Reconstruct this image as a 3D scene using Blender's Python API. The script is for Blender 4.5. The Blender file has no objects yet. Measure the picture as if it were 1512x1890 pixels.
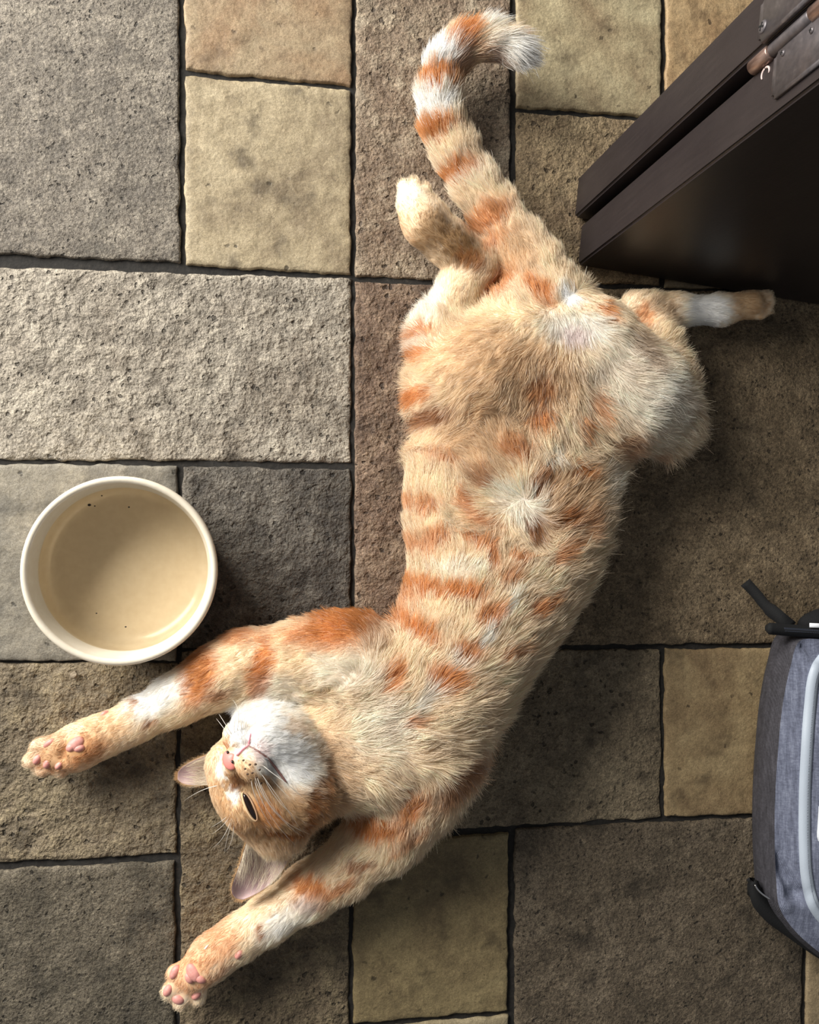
import bpy, bmesh, math, random, time
import numpy as np
from mathutils import Vector, Matrix, noise, kdtree
from mathutils.bvhtree import BVHTree

T0 = time.time()
random.seed(7); rng = np.random.default_rng(7)
scene = bpy.context.scene
COL = scene.collection

# ------------------------------------------------------------------ camera
CAM_H, FPX, IW, IH = 0.66, 1620.0, 1512.0, 1890.0
TILT, PITCH = math.radians(10.6), math.radians(0.45)
fw = Vector((math.sin(TILT), math.sin(PITCH), -math.cos(TILT))).normalized()
rt = fw.cross(Vector((0, 1, 0))).normalized()
upv = rt.cross(fw).normalized()
cam_m = Matrix((( rt.x, upv.x, -fw.x, 0), (rt.y, upv.y, -fw.y, 0), (rt.z, upv.z, -fw.z, CAM_H), (0, 0, 0, 1)))
cd = bpy.data.cameras.new('camera'); cam = bpy.data.objects.new('camera', cd); COL.objects.link(cam)
cam.matrix_world = cam_m
cd.sensor_fit = 'HORIZONTAL'; cd.sensor_width = 36.0; cd.lens = FPX / IW * 36.0
cd.clip_start = 0.01; cd.clip_end = 50
scene.camera = cam
CAM = np.array((0, 0, CAM_H)); RT = np.array(rt); UP = np.array(upv); FW = np.array(fw)

def ray(px, py):
    return RT * ((px - IW / 2) / FPX) - UP * ((py - IH / 2) / FPX) + FW
def P(px, py, z=0.0):
    d = ray(px, py)
    return CAM + d * ((z - CAM_H) / d[2])
def scale_at(z):                       # metres per pixel near height z
    return (CAM_H - z) / FPX

# ------------------------------------------------------------------ light
w = bpy.data.worlds.new('world'); scene.world = w; w.use_nodes = True
bg = w.node_tree.nodes['Background']; bg.inputs['Color'].default_value = (0.92, 0.95, 1.0, 1); bg.inputs['Strength'].default_value = 0.17
ld = bpy.data.lights.new('window_daylight', 'AREA'); ld.shape = 'RECTANGLE'; ld.size = 1.0; ld.size_y = 0.9
ld.energy = 58; ld.color = (1.0, 0.97, 0.92)
lo = bpy.data.objects.new('window_daylight', ld); COL.objects.link(lo)
lo.location = (-0.98, 0.82, 0.70)
lo.rotation_euler = (Vector((0.05, 0.10, 0.0)) - Vector(lo.location)).to_track_quat('-Z', 'Y').to_euler()
scene.cycles.max_bounces = 6; scene.cycles.diffuse_bounces = 3; scene.cycles.transmission_bounces = 4
vs = scene.view_settings; vs.view_transform = 'Standard'; vs.look = 'None'; vs.exposure = 0.0; vs.gamma = 1.0; vs.use_curve_mapping = False

# ------------------------------------------------------------------ helpers
def lin(c):
    return tuple(((v / 255.0 + 0.055) / 1.055) ** 2.4 if v > 10 else v / 255.0 / 12.92 for v in c)
def rgba(c): return lin(c) + (1.0,)
def tag(o, label=None, cat=None, group=None, kind=None):
    if label: o['label'] = label
    if cat: o['category'] = cat
    if group: o['group'] = group
    if kind: o['kind'] = kind
    return o
def empty(name, loc=(0, 0, 0)):
    o = bpy.data.objects.new(name, None); COL.objects.link(o); o.location = loc; return o
def link(name, me, mat=None, parent=None, smooth=True):
    o = bpy.data.objects.new(name, me); COL.objects.link(o)
    if mat is not None: me.materials.append(mat)
    if smooth: me.polygons.foreach_set('use_smooth', [True] * len(me.polygons))
    if parent is not None:
        o.parent = parent; o.matrix_parent_inverse = Matrix.Translation(parent.location).inverted()
    return o
def mesh(name, v, f):
    me = bpy.data.meshes.new(name); me.from_pydata([tuple(map(float, p)) for p in v], [], [tuple(map(int, q)) for q in f]); me.update(); return me
def bm_mesh(name, bm):
    me = bpy.data.meshes.new(name); bm.normal_update(); bm.to_mesh(me); bm.free(); return me
class NT:
    """tiny node-tree builder"""
    def __init__(s, name):
        s.m = bpy.data.materials.new(name); s.m.use_nodes = True; s.t = s.m.node_tree
        s.b = s.t.nodes['Principled BSDF']; s.out = s.t.nodes['Material Output']
    def n(s, kind, **kw):
        x = s.t.nodes.new(kind)
        for k, v in kw.items(): setattr(x, k, v)
        return x
    def l(s, a, b): s.t.links.new(a, b)
    def pos(s):
        if not hasattr(s, '_p'): s._p = s.n('ShaderNodeNewGeometry').outputs['Position']
        return s._p
    def noise(s, scale, detail=4, rough=0.6, off=(0, 0, 0), stretch=None, dist=0.0):
        mp = s.n('ShaderNodeMapping'); mp.inputs['Location'].default_value = off
        if stretch: mp.inputs['Scale'].default_value = stretch
        s.l(s.pos(), mp.inputs['Vector'])
        x = s.n('ShaderNodeTexNoise'); x.inputs['Scale'].default_value = scale; x.inputs['Detail'].default_value = detail
        x.inputs['Roughness'].default_value = rough; x.inputs['Distortion'].default_value = dist
        s.l(mp.outputs['Vector'], x.inputs['Vector']); return x.outputs['Fac']
    def voro(s, scale, off=(0, 0, 0)):
        nz_ = s.n('ShaderNodeTexNoise'); nz_.inputs['Scale'].default_value = 260; nz_.inputs['Detail'].default_value = 1; s.l(s.pos(), nz_.inputs['Vector'])
        sc = s.n('ShaderNodeVectorMath', operation='SCALE'); sc.inputs['Scale'].default_value = .005; s.l(nz_.outputs['Color'], sc.inputs[0])
        ad = s.n('ShaderNodeVectorMath', operation='ADD'); s.l(s.pos(), ad.inputs[0]); s.l(sc.outputs[0], ad.inputs[1])
        mp = s.n('ShaderNodeMapping'); mp.inputs['Location'].default_value = off; s.l(ad.outputs[0], mp.inputs['Vector'])
        x = s.n('ShaderNodeTexVoronoi'); x.inputs['Scale'].default_value = scale; s.l(mp.outputs['Vector'], x.inputs['Vector']); return x.outputs['Distance']
    def ramp(s, fac, stops):
        r = s.n('ShaderNodeValToRGB'); e = r.color_ramp.elements
        while len(e) < len(stops): e.new(0.5)
        for k, (p, c) in enumerate(stops):
            e[k].position = p; e[k].color = c if len(c) == 4 else tuple(c) + (1,)
        s.l(fac, r.inputs['Fac']); return r.outputs['Color']
    def mix(s, fac, a, b, mode='MIX'):
        x = s.n('ShaderNodeMix', data_type='RGBA', blend_type=mode)
        for v, i in ((fac, 0), (a, 6), (b, 7)):
            if hasattr(v, 'links'): s.l(v, x.inputs[i])
            else: x.inputs[i].default_value = v
        return x.outputs[2]
    def math(s, op, a, b=0.0):
        x = s.n('ShaderNodeMath', operation=op)
        for v, i in ((a, 0), (b, 1)):
            if hasattr(v, 'links'): s.l(v, x.inputs[i])
            else: x.inputs[i].default_value = v
        return x.outputs[0]
    def bump(s, h, strength, dist):
        x = s.n('ShaderNodeBump'); x.inputs['Strength'].default_value = strength; x.inputs['Distance'].default_value = dist
        s.l(h, x.inputs['Height']); s.l(x.outputs['Normal'], s.b.inputs['Normal'])
    def color(s, c):
        if hasattr(c, 'links'): s.l(c, s.b.inputs['Base Color'])
        else: s.b.inputs['Base Color'].default_value = c
def plain(name, c, rough=0.5, metal=0.0, spec=0.5, bump=None):
    m = NT(name); m.color(rgba(c)); m.b.inputs['Roughness'].default_value = rough
    m.b.inputs['Metallic'].default_value = metal; m.b.inputs['Specular IOR Level'].default_value = spec
    if bump: m.bump(m.noise(bump[0], 4), bump[1], bump[2])
    return m.m

# ------------------------------------------------------------------ floor of stone tiles
def grout_mat():
    m = NT('grout'); f = m.noise(260, 5, 0.7)
    m.color(m.ramp(f, [(0.3, rgba((25, 23, 21))), (0.6, rgba((43, 40, 36))), (0.8, rgba((74, 68, 61)))])); m.b.inputs['Roughness'].default_value = 0.9
    m.bump(f, 0.6, 0.001); return m.m
def tile_mat(idx, style, base, cloud, light):
    m = NT('stone_' + style); off = (idx * 1.37, idx * 0.71, idx * 0.33)
    big = m.noise(17, 3, 0.65, off, dist=0.6); mid = m.noise(70, 3, 0.7, off)
    fine = m.noise(420, 3, 0.78, off); grain = m.noise(1500, 1, 0.7, off)
    c = m.ramp(big, [(0.34, rgba(cloud)), (0.52, rgba(base)), (0.70, rgba(light))])
    c2 = m.ramp(mid, [(0.34, rgba([v * 0.78 for v in base])), (0.5, rgba(base)), (0.68, rgba([min(255, v * 1.14) for v in light]))])
    c = m.mix(0.42 if style != 'smooth' else 0.3, c, c2)
    sp = {'granite': (0.75, 0.55), 'rough': (0.55, 0.45), 'smooth': (0.26, 0.30), 'earth': (0.62, 0.48)}[style]
    g = m.ramp(fine, [(0.34, (0.12, 0.11, 0.10)), (0.47, (0.46, 0.46, 0.46)), (0.56, (0.56, 0.56, 0.55)), (0.68, (0.84, 0.83, 0.80))])
    c = m.mix(sp[0], c, g, 'OVERLAY')
    g2 = m.ramp(grain, [(0.34, (0.16, 0.16, 0.16)), (0.66, (0.84, 0.84, 0.84))])
    c = m.mix(sp[1], c, g2, 'OVERLAY')
    pits = m.ramp(m.voro({'granite': 190, 'rough': 150, 'smooth': 75, 'earth': 130}[style], off), [(0.16, (1, 1, 1)), (0.27, (0, 0, 0))] if style != 'smooth' else [(0.08, (1, 1, 1)), (0.16, (0, 0, 0))])
    gate = m.ramp(m.noise(45, 1, 0.6, (off[1], off[0], 3)), [(0.42, (0, 0, 0)), (0.60, (1, 1, 1))])
    pm = m.mix(1.0, pits, gate, 'MULTIPLY')
    c = m.mix(m.math('MULTIPLY', pm, 0.75), c, rgba([v * 0.42 for v in cloud]))
    stain = m.ramp(m.noise(34, 3, 0.65, (off[2], off[0], 9)), [(0.54, (0, 0, 0)), (0.70, (1, 1, 1))])
    c = m.mix(m.math('MULTIPLY', stain, 0.6), c, rgba([v * 0.62 for v in cloud]))
    m.color(c)
    m.b.inputs['Roughness'].default_value = 0.62 if style == 'smooth' else 0.74
    m.b.inputs['Specular IOR Level'].default_value = 0.35
    k = {'granite': 0.8, 'rough': 1.0, 'smooth': 0.40, 'earth': 1.0}[style]
    h = m.math('ADD', m.math('MULTIPLY', m.noise({'granite': 330, 'rough': 190, 'smooth': 150, 'earth': 230}[style], 3, .62, off, dist=.3), .8), m.math('MULTIPLY', mid, 1.0))
    h = m.math('SUBTRACT', h, m.math('MULTIPLY', pm, 0.45))
    m.bump(h, k, {'granite': .0021, 'rough': .0034, 'smooth': .0024, 'earth': .0030}[style])
    return m.m
def build_tile(idx, px, style, base, cloud, light, parent):
    c = [P(*q) for q in px]           # TL TR BR BL
    wx = (np.linalg.norm(c[1] - c[0]) + np.linalg.norm(c[2] - c[3])) / 2
    wy = (np.linalg.norm(c[3] - c[0]) + np.linalg.norm(c[2] - c[1])) / 2
    def params(L):
        e = [0, .0007, .0016, .003, .005]
        n = max(4, int((L - 0.014) / 0.0025))
        return [v / L for v in e] + list(np.linspace(.008 / L, 1 - .008 / L, n)) + [1 - v / L for v in e[::-1]]
    us, vs_ = params(wx), params(wy)
    if idx > 22: us, vs_ = us[:5] + us[5:-5:4] + us[-5:], vs_[:5] + vs_[5:-5:4] + vs_[-5:]
    nu, nv = len(us), len(vs_)
    amp = {'granite': .0006, 'rough': .0013, 'smooth': .0004, 'earth': .0010}[style]
    V = []
    cen = sum(c) / 4
    c = [q + (q - cen) / np.linalg.norm(q - cen) * .0007 for q in c]
    for j, v in enumerate(vs_):
        for i, u in enumerate(us):
            p = (c[0] * (1 - u) + c[1] * u) * (1 - v) + (c[3] * (1 - u) + c[2] * u) * v
            e = min(u * wx, (1 - u) * wx, v * wy, (1 - v) * wy)
            q = Vector((p[0] * 60 + idx * 3.1, p[1] * 60, idx))
            if e < .009:              # wandering broken edge
                k = (1 - e / .009)
                nx = noise.noise(q * 1.0) * .0016 + noise.noise(q * 3.7) * .0009
                ny = noise.noise(q * 1.0 + Vector((9, 5, 2))) * .0016 + noise.noise(q * 3.7 + Vector((4, 1, 7))) * .0009
                p = p + np.array((nx * k, ny * k, 0))
            z = amp * (noise.noise(q * .9) + .7 * noise.noise(q * 2.6) + .55 * noise.noise(q * 5.5)) - amp * 1.2
            z -= .0011 * max(0, 1 - e / .0045) ** 2
            if i in (0, nu - 1) or j in (0, nv - 1): z = -.0052
            V.append((p[0], p[1], min(z, -0.0001)))
    F = [(j * nu + i, (j + 1) * nu + i, (j + 1) * nu + i + 1, j * nu + i + 1) for j in range(nv - 1) for i in range(nu - 1)]
    o = link('tile', mesh('tile', V, F), tile_mat(idx, style, base, cloud, light), parent)
    return o
gv = [P(-700, -600, -.004), P(2600, -600, -.004), P(2600, 2500, -.004), P(-700, 2500, -.004)]
floor = link('floor', mesh('floor', gv, [(3, 2, 1, 0)]), grout_mat(), None, False)
tag(floor, 'floor of worn grey, beige and brown stone tiles with dark grout joints', kind='structure')
G = ('granite', (119, 111, 100), (92, 86, 78), (138, 130, 117))
G2 = ('granite', (99, 91, 77), (76, 70, 59), (117, 108, 93))
TILES = [
 ([(-330, -170), (328, -170), (331, 483), (-330, 450)], *G),
 ([(342, -160), (650, -160), (648, 155), (342, 126)], 'smooth', (150, 130, 103), (140, 112, 84), (162, 146, 118)),
 ([(342, 139), (648, 164), (647, 505), (342, 487)], 'smooth', (158, 143, 115), (118, 103, 82), (176, 162, 134)),
 ([(-330, 480), (332, 489), (648, 512), (647, 855), (-330, 842)], 'rough', (150, 141, 127), (120, 109, 95), (168, 159, 143)),
 ([(658, -160), (944, -160), (943, 517), (656, 508)], 'earth', (134, 117, 98), (108, 88, 72), (156, 144, 124)),
 ([(956, -160), (1224, -160), (1221, 214), (955, 194)], 'smooth', (158, 143, 112), (132, 112, 86), (172, 160, 128)),
 ([(1234, -160), (1660, -160), (1650, 216), (1232, 214)], 'smooth', (162, 136, 100), (138, 108, 78), (176, 152, 116)),
 ([(955, 206), (1221, 222), (1221, 524), (954, 516)], 'earth', (138, 119, 92), (112, 92, 72), (156, 138, 108)),
 ([(1232, 224), (1660, 224), (1650, 536), (1231, 528)], 'smooth', (150, 134, 108), (124, 108, 86), (166, 150, 122)),
 ([(656, 520), (943, 528), (943, 1192), (656, 1192)], 'earth', (116, 96, 80), (84, 66, 54), (142, 124, 104)),
 ([(954, 528), (1760, 545), (1740, 1186), (953, 1192)], 'granite', (122, 105, 82), (95, 81, 61), (142, 125, 100)),
 ([(-330, 852), (326, 860), (325, 1221), (-330, 1220)], 'smooth', (126, 120, 108), (98, 94, 86), (148, 140, 124)),
 ([(336, 862), (648, 865), (648, 1198), (336, 1196)], 'earth', (88, 82, 74), (62, 57, 52), (116, 110, 100)),
 ([(-330, 1224), (325, 1225), (323, 1578), (-330, 1612)], 'rough', (122, 109, 89), (94, 84, 69), (144, 130, 103)),
 ([(-330, 1624), (322, 1592), (321, 2060), (-330, 2060)], *G2),
 ([(333, 1204), (647, 1206), (644, 2060), (331, 2060)], 'rough', (112, 98, 78), (84, 73, 58), (140, 126, 98)),
 ([(657, 1203), (1220, 1200), (1222, 1510), (655, 1545)], 'rough', (128, 114, 92), (96, 84, 68), (147, 133, 109)),
 ([(1230, 1199), (1492, 1198), (1486, 1500), (1231, 1508)], 'smooth', (150, 128, 94), (126, 104, 76), (164, 144, 108)),
 ([(1502, 1198), (1760, 1196), (1750, 1490), (1494, 1498)], 'smooth', (140, 124, 98), (116, 100, 80), (158, 140, 112)),
 ([(655, 1556), (939, 1540), (938, 1866), (653, 1892)], 'smooth', (134, 118, 85), (108, 92, 67), (149, 133, 97)),
 ([(953, 1532), (1488, 1508), (1478, 2060), (952, 2060)], 'granite', (101, 89, 73), (78, 69, 56), (118, 106, 89)),
 ([(1498, 1508), (1760, 1498), (1750, 2060), (1488, 2060)], 'smooth', (138, 120, 92), (112, 96, 76), (154, 136, 106)),
 ([(653, 1903), (938, 1877), (938, 2060), (653, 2060)], 'smooth', (156, 142, 112), (130, 116, 92), (170, 156, 126)),
 # the floor goes on around the view
 ([(-690, -170), (-340, -170), (-340, 460), (-690, 460)], 'earth', (126, 110, 92), (98, 82, 68), (146, 132, 112)),
 ([(-690, 472), (-340, 478), (-340, 1210), (-690, 1210)], *G),
 ([(-690, 1222), (-340, 1224), (-340, 2060), (-690, 2060)], 'smooth', (146, 130, 100), (116, 102, 80), (160, 146, 116)),
 ([(-690, -590), (328, -590), (328, -182), (-690, -182)], 'rough', (150, 138, 118), (120, 106, 90), (168, 156, 136)),
 ([(340, -590), (944, -590), (944, -172), (340, -172)], *G),
 ([(956, -590), (1660, -590), (1660, -172), (956, -172)], 'earth', (134, 116, 94), (106, 90, 72), (154, 138, 114)),
 ([(1672, -590), (2300, -590), (2250, 530), (1662, 530)], *G2),
 ([(1772, 545), (2250, 548), (2230, 1186), (1752, 1186)], 'smooth', (144, 128, 98), (116, 102, 78), (158, 142, 112)),
 ([(1772, 1198), (2230, 1198), (2200, 2060), (1762, 2060)], 'rough', (128, 114, 92), (98, 86, 70), (146, 132, 108)),
 ([(-690, 2072), (644, 2072), (644, 2480), (-690, 2480)], 'smooth', (142, 128, 98), (114, 100, 78), (156, 142, 112)),
 ([(654, 2072), (1478, 2072), (1478, 2480), (654, 2480)], *G2),
 ([(1490, 2072), (2200, 2072), (2200, 2480), (1490, 2480)], 'earth', (124, 108, 86), (96, 82, 66), (142, 126, 102)),
]
def build_wide_tile(idx, px, *a):      # five-point outline: split seam corner is folded into one quad grid
    tl, tm, tr, br, bl = px
    return build_tile(idx, [tl, tr, br, bl], *a)
for k, (px, *st) in enumerate(TILES):
    if len(px) == 5: build_wide_tile(k, px, *st, floor)
    else: build_tile(k, px, *st, floor)
print('floor', time.time() - T0)

# ------------------------------------------------------------------ cat : implicit body -> one continuous mesh
VOX = 0.0017
lo_c = np.array((-0.190, -0.385, -0.004)); hi_c = np.array((0.455, 0.400, 0.122))
dims = np.ceil((hi_c - lo_c) / VOX).astype(int)
AX = [np.float32(lo_c[i] + VOX * np.arange(dims[i])) for i in range(3)]
D = np.full(dims, 0.05, np.float32)
def window(bmin, bmax):
    a = np.clip(((bmin - lo_c) / VOX).astype(int), 0, dims); b = np.clip(((bmax - lo_c) / VOX).astype(int) + 2, 0, dims)
    sl = tuple(slice(a[i], b[i]) for i in range(3))
    X = AX[0][sl[0]][:, None, None]; Y = AX[1][sl[1]][None, :, None]; Z = AX[2][sl[2]][None, None, :]
    return sl, X, Y, Z
def smin(a, b, k):
    h = np.maximum(k - np.abs(a - b), 0) / k
    return np.minimum(a, b) - h * h * k * 0.25
def put(sl, d, k, A=None):
    A = D if A is None else A
    A[sl] = smin(A[sl], d, k) if k > 0 else np.minimum(A[sl], d)
def carve(sl, d, k):
    D[sl] = -smin(-D[sl], d, k)
PAD = 0.024
def capsule(a, b, r1, r2, k=0.010, A=None, cut=False):
    a = np.asarray(a, float); b = np.asarray(b, float); m = max(r1, r2) + PAD
    sl, X, Y, Z = window(np.minimum(a, b) - m, np.maximum(a, b) + m)
    ba = b - a; q = max(float(ba @ ba), 1e-12)
    t = np.clip(((X - a[0]) * ba[0] + (Y - a[1]) * ba[1] + (Z - a[2]) * ba[2]) / q, 0, 1).astype(np.float32)
    d = np.sqrt((X - a[0] - t * ba[0]) ** 2 + (Y - a[1] - t * ba[1]) ** 2 + (Z - a[2] - t * ba[2]) ** 2) - (r1 + (r2 - r1) * t)
    d = d.astype(np.float32)
    if cut: carve(sl, d, k)
    else: put(sl, d, k, A)
def ellipsoid(c, R, rad, k=0.010, A=None):
    """R columns = axes"""
    c = np.asarray(c, float); rad = np.asarray(rad, float); R = np.asarray(R, float)
    ext = np.sqrt(((R * rad) ** 2).sum(1)) + PAD
    sl, X, Y, Z = window(c - ext, c + ext)
    X = X - c[0]; Y = Y - c[1]; Z = Z - c[2]
    k0 = 0; k1 = 0
    for i in range(3):
        q = (X * R[0, i] + Y * R[1, i] + Z * R[2, i]) / rad[i]
        k0 = k0 + q * q; k1 = k1 + (q / rad[i]) ** 2
    k0 = np.sqrt(k0); k1 = np.sqrt(k1)
    put(sl, (k0 * (k0 - 1) / np.maximum(k1, 1e-6)).astype(np.float32), k, A)
def chain(pts, k=0.010, shrink=0.0):
    """pts: (px, py, z, half-width px)"""
    q = [(P(x, y, z), hw * scale_at(z) - shrink) for x, y, z, hw in pts]
    for (a, r1), (b, r2) in zip(q[:-1], q[1:]): capsule(a, b, r1, r2, k)
def trunk(secs, k, shrink):
    pts = [(P(x, y, top / 2), hw * scale_at(top / 2) - shrink, top / 2 - shrink * .5) for x, y, hw, top in secs]
    n = len(pts); C = np.array([p[0] for p in pts]); Wd = np.array([p[1] for p in pts]); Hh = np.array([p[2] for p in pts])
    cum = np.r_[0, np.cumsum(np.linalg.norm(np.diff(C, axis=0), axis=1))]
    A = np.full(dims, 0.05, np.float32)
    ts = np.arange(0, cum[-1] + 1e-6, 0.006)
    Ci = np.stack([np.interp(ts, cum, C[:, i]) for i in range(3)], 1)
    for _ in range(6): Ci[1:-1] = (Ci[:-2] + 2 * Ci[1:-1] + Ci[2:]) / 4
    Wi, Hi = np.interp(ts, cum, Wd), np.interp(ts, cum, Hh)
    for _ in range(6):
        Wi[1:-1] = (Wi[:-2] + 2 * Wi[1:-1] + Wi[2:]) / 4; Hi[1:-1] = (Hi[:-2] + 2 * Hi[1:-1] + Hi[2:]) / 4
    tg = np.gradient(Ci, axis=0)
    for c_, t_, w_, h_ in zip(Ci, tg, Wi, Hi):
        t_ = t_.copy(); t_[2] = 0; t_ /= np.linalg.norm(t_); lat = np.array((-t_[1], t_[0], 0))
        ellipsoid((c_[0], c_[1], h_), np.stack([t_, lat, np.array((0, 0, 1.))], 1), (min(w_, h_) * .8, w_, h_), 0, A)
    D[...] = smin(D, A, k)

SH = 0.0035
trunk([(1005, 560, 100, .060), (1010, 620, 150, .070), (1000, 700, 195, .074), (966, 800, 210, .074), (944, 900, 212, .078),
       (930, 1000, 200, .084), (908, 1085, 170, .092), (860, 1180, 140, .098), (812, 1280, 134, .097), (750, 1350, 122, .090),
       (705, 1385, 104, .080)], 0.012, SH)
# hind legs
chain([(965, 640, .042, 105), (880, 690, .044, 90), (812, 722, .040, 60)], .020, SH)
chain([(806, 722, .034, 53), (806, 620, .032, 53), (848, 535, .030, 42), (882, 492, .026, 40)], .014, SH)
chain([(884, 488, .028, 40), (830, 452, .030, 44), (785, 410, .034, 44), (764, 375, .036, 38)], .010, SH * .6)
chain([(1085, 660, .042, 115), (1166, 728, .044, 100), (1224, 770, .040, 66)], .022, SH)
chain([(1228, 776, .036, 62), (1230, 700, .032, 52), (1212, 620, .028, 44), (1190, 578, .024, 38)], .014, SH)
chain([(1172, 566, .024, 34), (1250, 572, .022, 33), (1330, 572, .022, 31), (1385, 562, .024, 33)], .010, SH * .6)
# tail
chain([(1005, 560, .034, 80), (985, 500, .030, 66), (955, 450, .027, 54), (915, 395, .024, 50), (880, 345, .022, 47), (845, 290, .021, 45),
       (820, 235, .022, 42), (810, 180, .024, 40), (820, 125, .028, 38), (850, 88, .033, 36), (900, 74, .038, 34), (945, 86, .042, 29), (972, 102, .044, 18)], .012, SH * 1.3)
# fore legs
chain([(735, 1265, .052, 100), (650, 1225, .044, 92), (560, 1222, .036, 76), (455, 1226, .030, 62), (400, 1250, .028, 56), (330, 1288, .024, 46),
       (250, 1330, .021, 38), (190, 1358, .020, 37), (140, 1380, .020, 40), (105, 1390, .019, 34)], .012, SH * .7)
chain([(796, 1390, .050, 97), (766, 1450, .044, 86), (712, 1532, .036, 72), (642, 1597, .030, 54), (570, 1645, .026, 50), (500, 1692, .023, 43),
       (440, 1732, .021, 40), (390, 1768, .021, 40), (360, 1796, .020, 36)], .012, SH * .7)
# toes of the fore paws (paw turned palm-up), and the hind toes
TOES = [((128, 1368), (72, 1378), 17), ((118, 1382), (60, 1402), 17), ((120, 1394), (80, 1419), 16), ((135, 1400), (112, 1422), 15),
        ((352, 1782), (322, 1796), 16), ((345, 1800), (314, 1829), 17), ((352, 1812), (334, 1848), 17), ((372, 1806), (366, 1842), 16)]
for a, b, r in TOES:
    capsule(P(*a, .020), P(*b, .019), r * scale_at(.02) - .0008, r * scale_at(.02) - .0006, .0025)
for a, b, r in [((765, 385), (745, 345), 14), ((775, 380), (765, 340), 13), ((785, 385), (786, 350), 12), ((790, 400), (797, 368), 12)]:
    capsule(P(*a, .038), P(*b, .037), r * scale_at(.03) - .0009, r * scale_at(.03) - .0006, .0016)
for a, b, r in [((1380, 548), (1416, 546), 14), ((1385, 556), (1421, 558), 13), ((1380, 566), (1416, 572), 13), ((1370, 575), (1404, 582), 12)]:
    capsule(P(*a, .026), P(*b, .026), r * scale_at(.03) - .0009, r * scale_at(.03) - .0006, .0016)

for a, b, r, z in [((112, 1362), (122, 1386), 5, .034), ((100, 1394), (118, 1399), 4, .034), ((338, 1782), (333, 1812), 5, .034), ((340, 1820), (366, 1818), 4, .034), ((82, 1390), (64, 1391), 2.5, .037), ((95, 1402), (70, 1412), 2.5, .036), ((110, 1410), (98, 1424), 2.5, .036),
                   ((330, 1808), (312, 1812), 2.5, .036), ((338, 1822), (322, 1840), 2.5, .036), ((354, 1824), (350, 1848), 2.5, .036)]:
    capsule(P(*a, z), P(*b, z - .002), r * scale_at(.03), r * scale_at(.03), .004, cut=True)
# head, built in its own frame (L = towards the upper cheek, U = crown, F = nose)
HR = np.array(((.40577, -.65227, -.64023), (-.66800, -.68974, .27934), (.62380, -.31433, .71559))); HS = 1.108e-3
HRM = HR * np.array((-1, 1, 1))          # right-handed copy for meshes
NOSE = P(427, 1398, .093)
def hp(l, u, f): return NOSE + HR @ (np.array((l, u, f)) * HS)
def hell(c, r, k): ellipsoid(hp(*c), HR, np.array(r) * HS, k)
hell((0, 20, -54), (38, 31, 38), .008)
for s in (-1, 1): hell((s * 27, 31, -57), (15, 15, 13), .012)
for s in (-1, 1):
    hell((s * 24, -1, -46), (19, 19, 22), .012)
    hell((s * 15, 24, -26), (11, 9, 10), .010)
capsule(hp(0, 5, -10), hp(0, 22, -30), 8 * HS, 13 * HS, .008)
hell((0, -13, -40), (20, 14, 24), .012)
hell((0, -19, -30), (18, 12, 24), .010)
for s in (-1, 1): hell((s * 18, -9, -38), (14, 13, 16), .010)
hell((0, -19.5, -12.5), (9.5, 7.5, 10.5), .007)
hell((0, -5, -17), (15, 10, 13), .006)
for s in (-1, 1): hell((s * 9.2, -6, -6.5), (10.2, 8.2, 10), .0016)
hell((0, 1, -3.5), (6, 5, 5), .003)
capsule(hp(0, 2, -66), P(700, 1390, .046), .030, .038, .006)
capsule(hp(-6, -8, -58), P(690, 1335, .046), .026, .036, .006)
# front of the floor plane
D = np.maximum(D, -(AX[2][None, None, :] - 0.0006)).astype(np.float32)

def surface_nets(D):
    ins = D < 0
    c8 = sum(ins[i:ins.shape[0] - 1 + i, j:ins.shape[1] - 1 + j, k:ins.shape[2] - 1 + k].astype(np.uint8) for i in (0, 1) for j in (0, 1) for k in (0, 1))
    act = (c8 > 0) & (c8 < 8)
    idx = np.argwhere(act); N = len(idx)
    vid = np.full(act.shape, -1, np.int64); vid[act] = np.arange(N)
    corner = [(i, j, k) for i in (0, 1) for j in (0, 1) for k in (0, 1)]
    val = {c: D[idx[:, 0] + c[0], idx[:, 1] + c[1], idx[:, 2] + c[2]] for c in corner}
    acc = np.zeros((N, 3)); cnt = np.zeros(N)
    for c in corner:
        for ax in range(3):
            if c[ax] == 0:
                e = list(c); e[ax] = 1; e = tuple(e)
                a, b = val[c], val[e]; m = (a < 0) != (b < 0)
                t = np.where(m, a / np.where(m, a - b, 1), 0)
                p = np.tile(np.array(c, float), (N, 1)); p[:, ax] += t
                acc[m] += p[m]; cnt[m] += 1
    V = lo_c + VOX * (idx + acc / cnt[:, None])
    F = []
    for ax in range(3):
        o1, o2 = [(1, 2), (2, 0), (0, 1)][ax]
        s0 = [slice(1, -1)] * 3; s1 = [slice(1, -1)] * 3
        s0[ax] = slice(0, -1); s1[ax] = slice(1, None)
        a, b = ins[tuple(s0)], ins[tuple(s1)]
        for flip, m in ((False, a & ~b), (True, ~a & b)):
            e = np.argwhere(m)
            off = np.ones(3, int); off[ax] = 0
            e = e + off
            def cell(d1, d2):
                q = e.copy(); q[:, o1] -= d1; q[:, o2] -= d2
                return vid[q[:, 0], q[:, 1], q[:, 2]]
            quad = np.stack([cell(1, 1), cell(0, 1), cell(0, 0), cell(1, 0)], 1)
            F.append(quad[:, ::-1] if flip else quad)
    return V, np.concatenate(F)
CV, CF = surface_nets(D)
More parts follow.
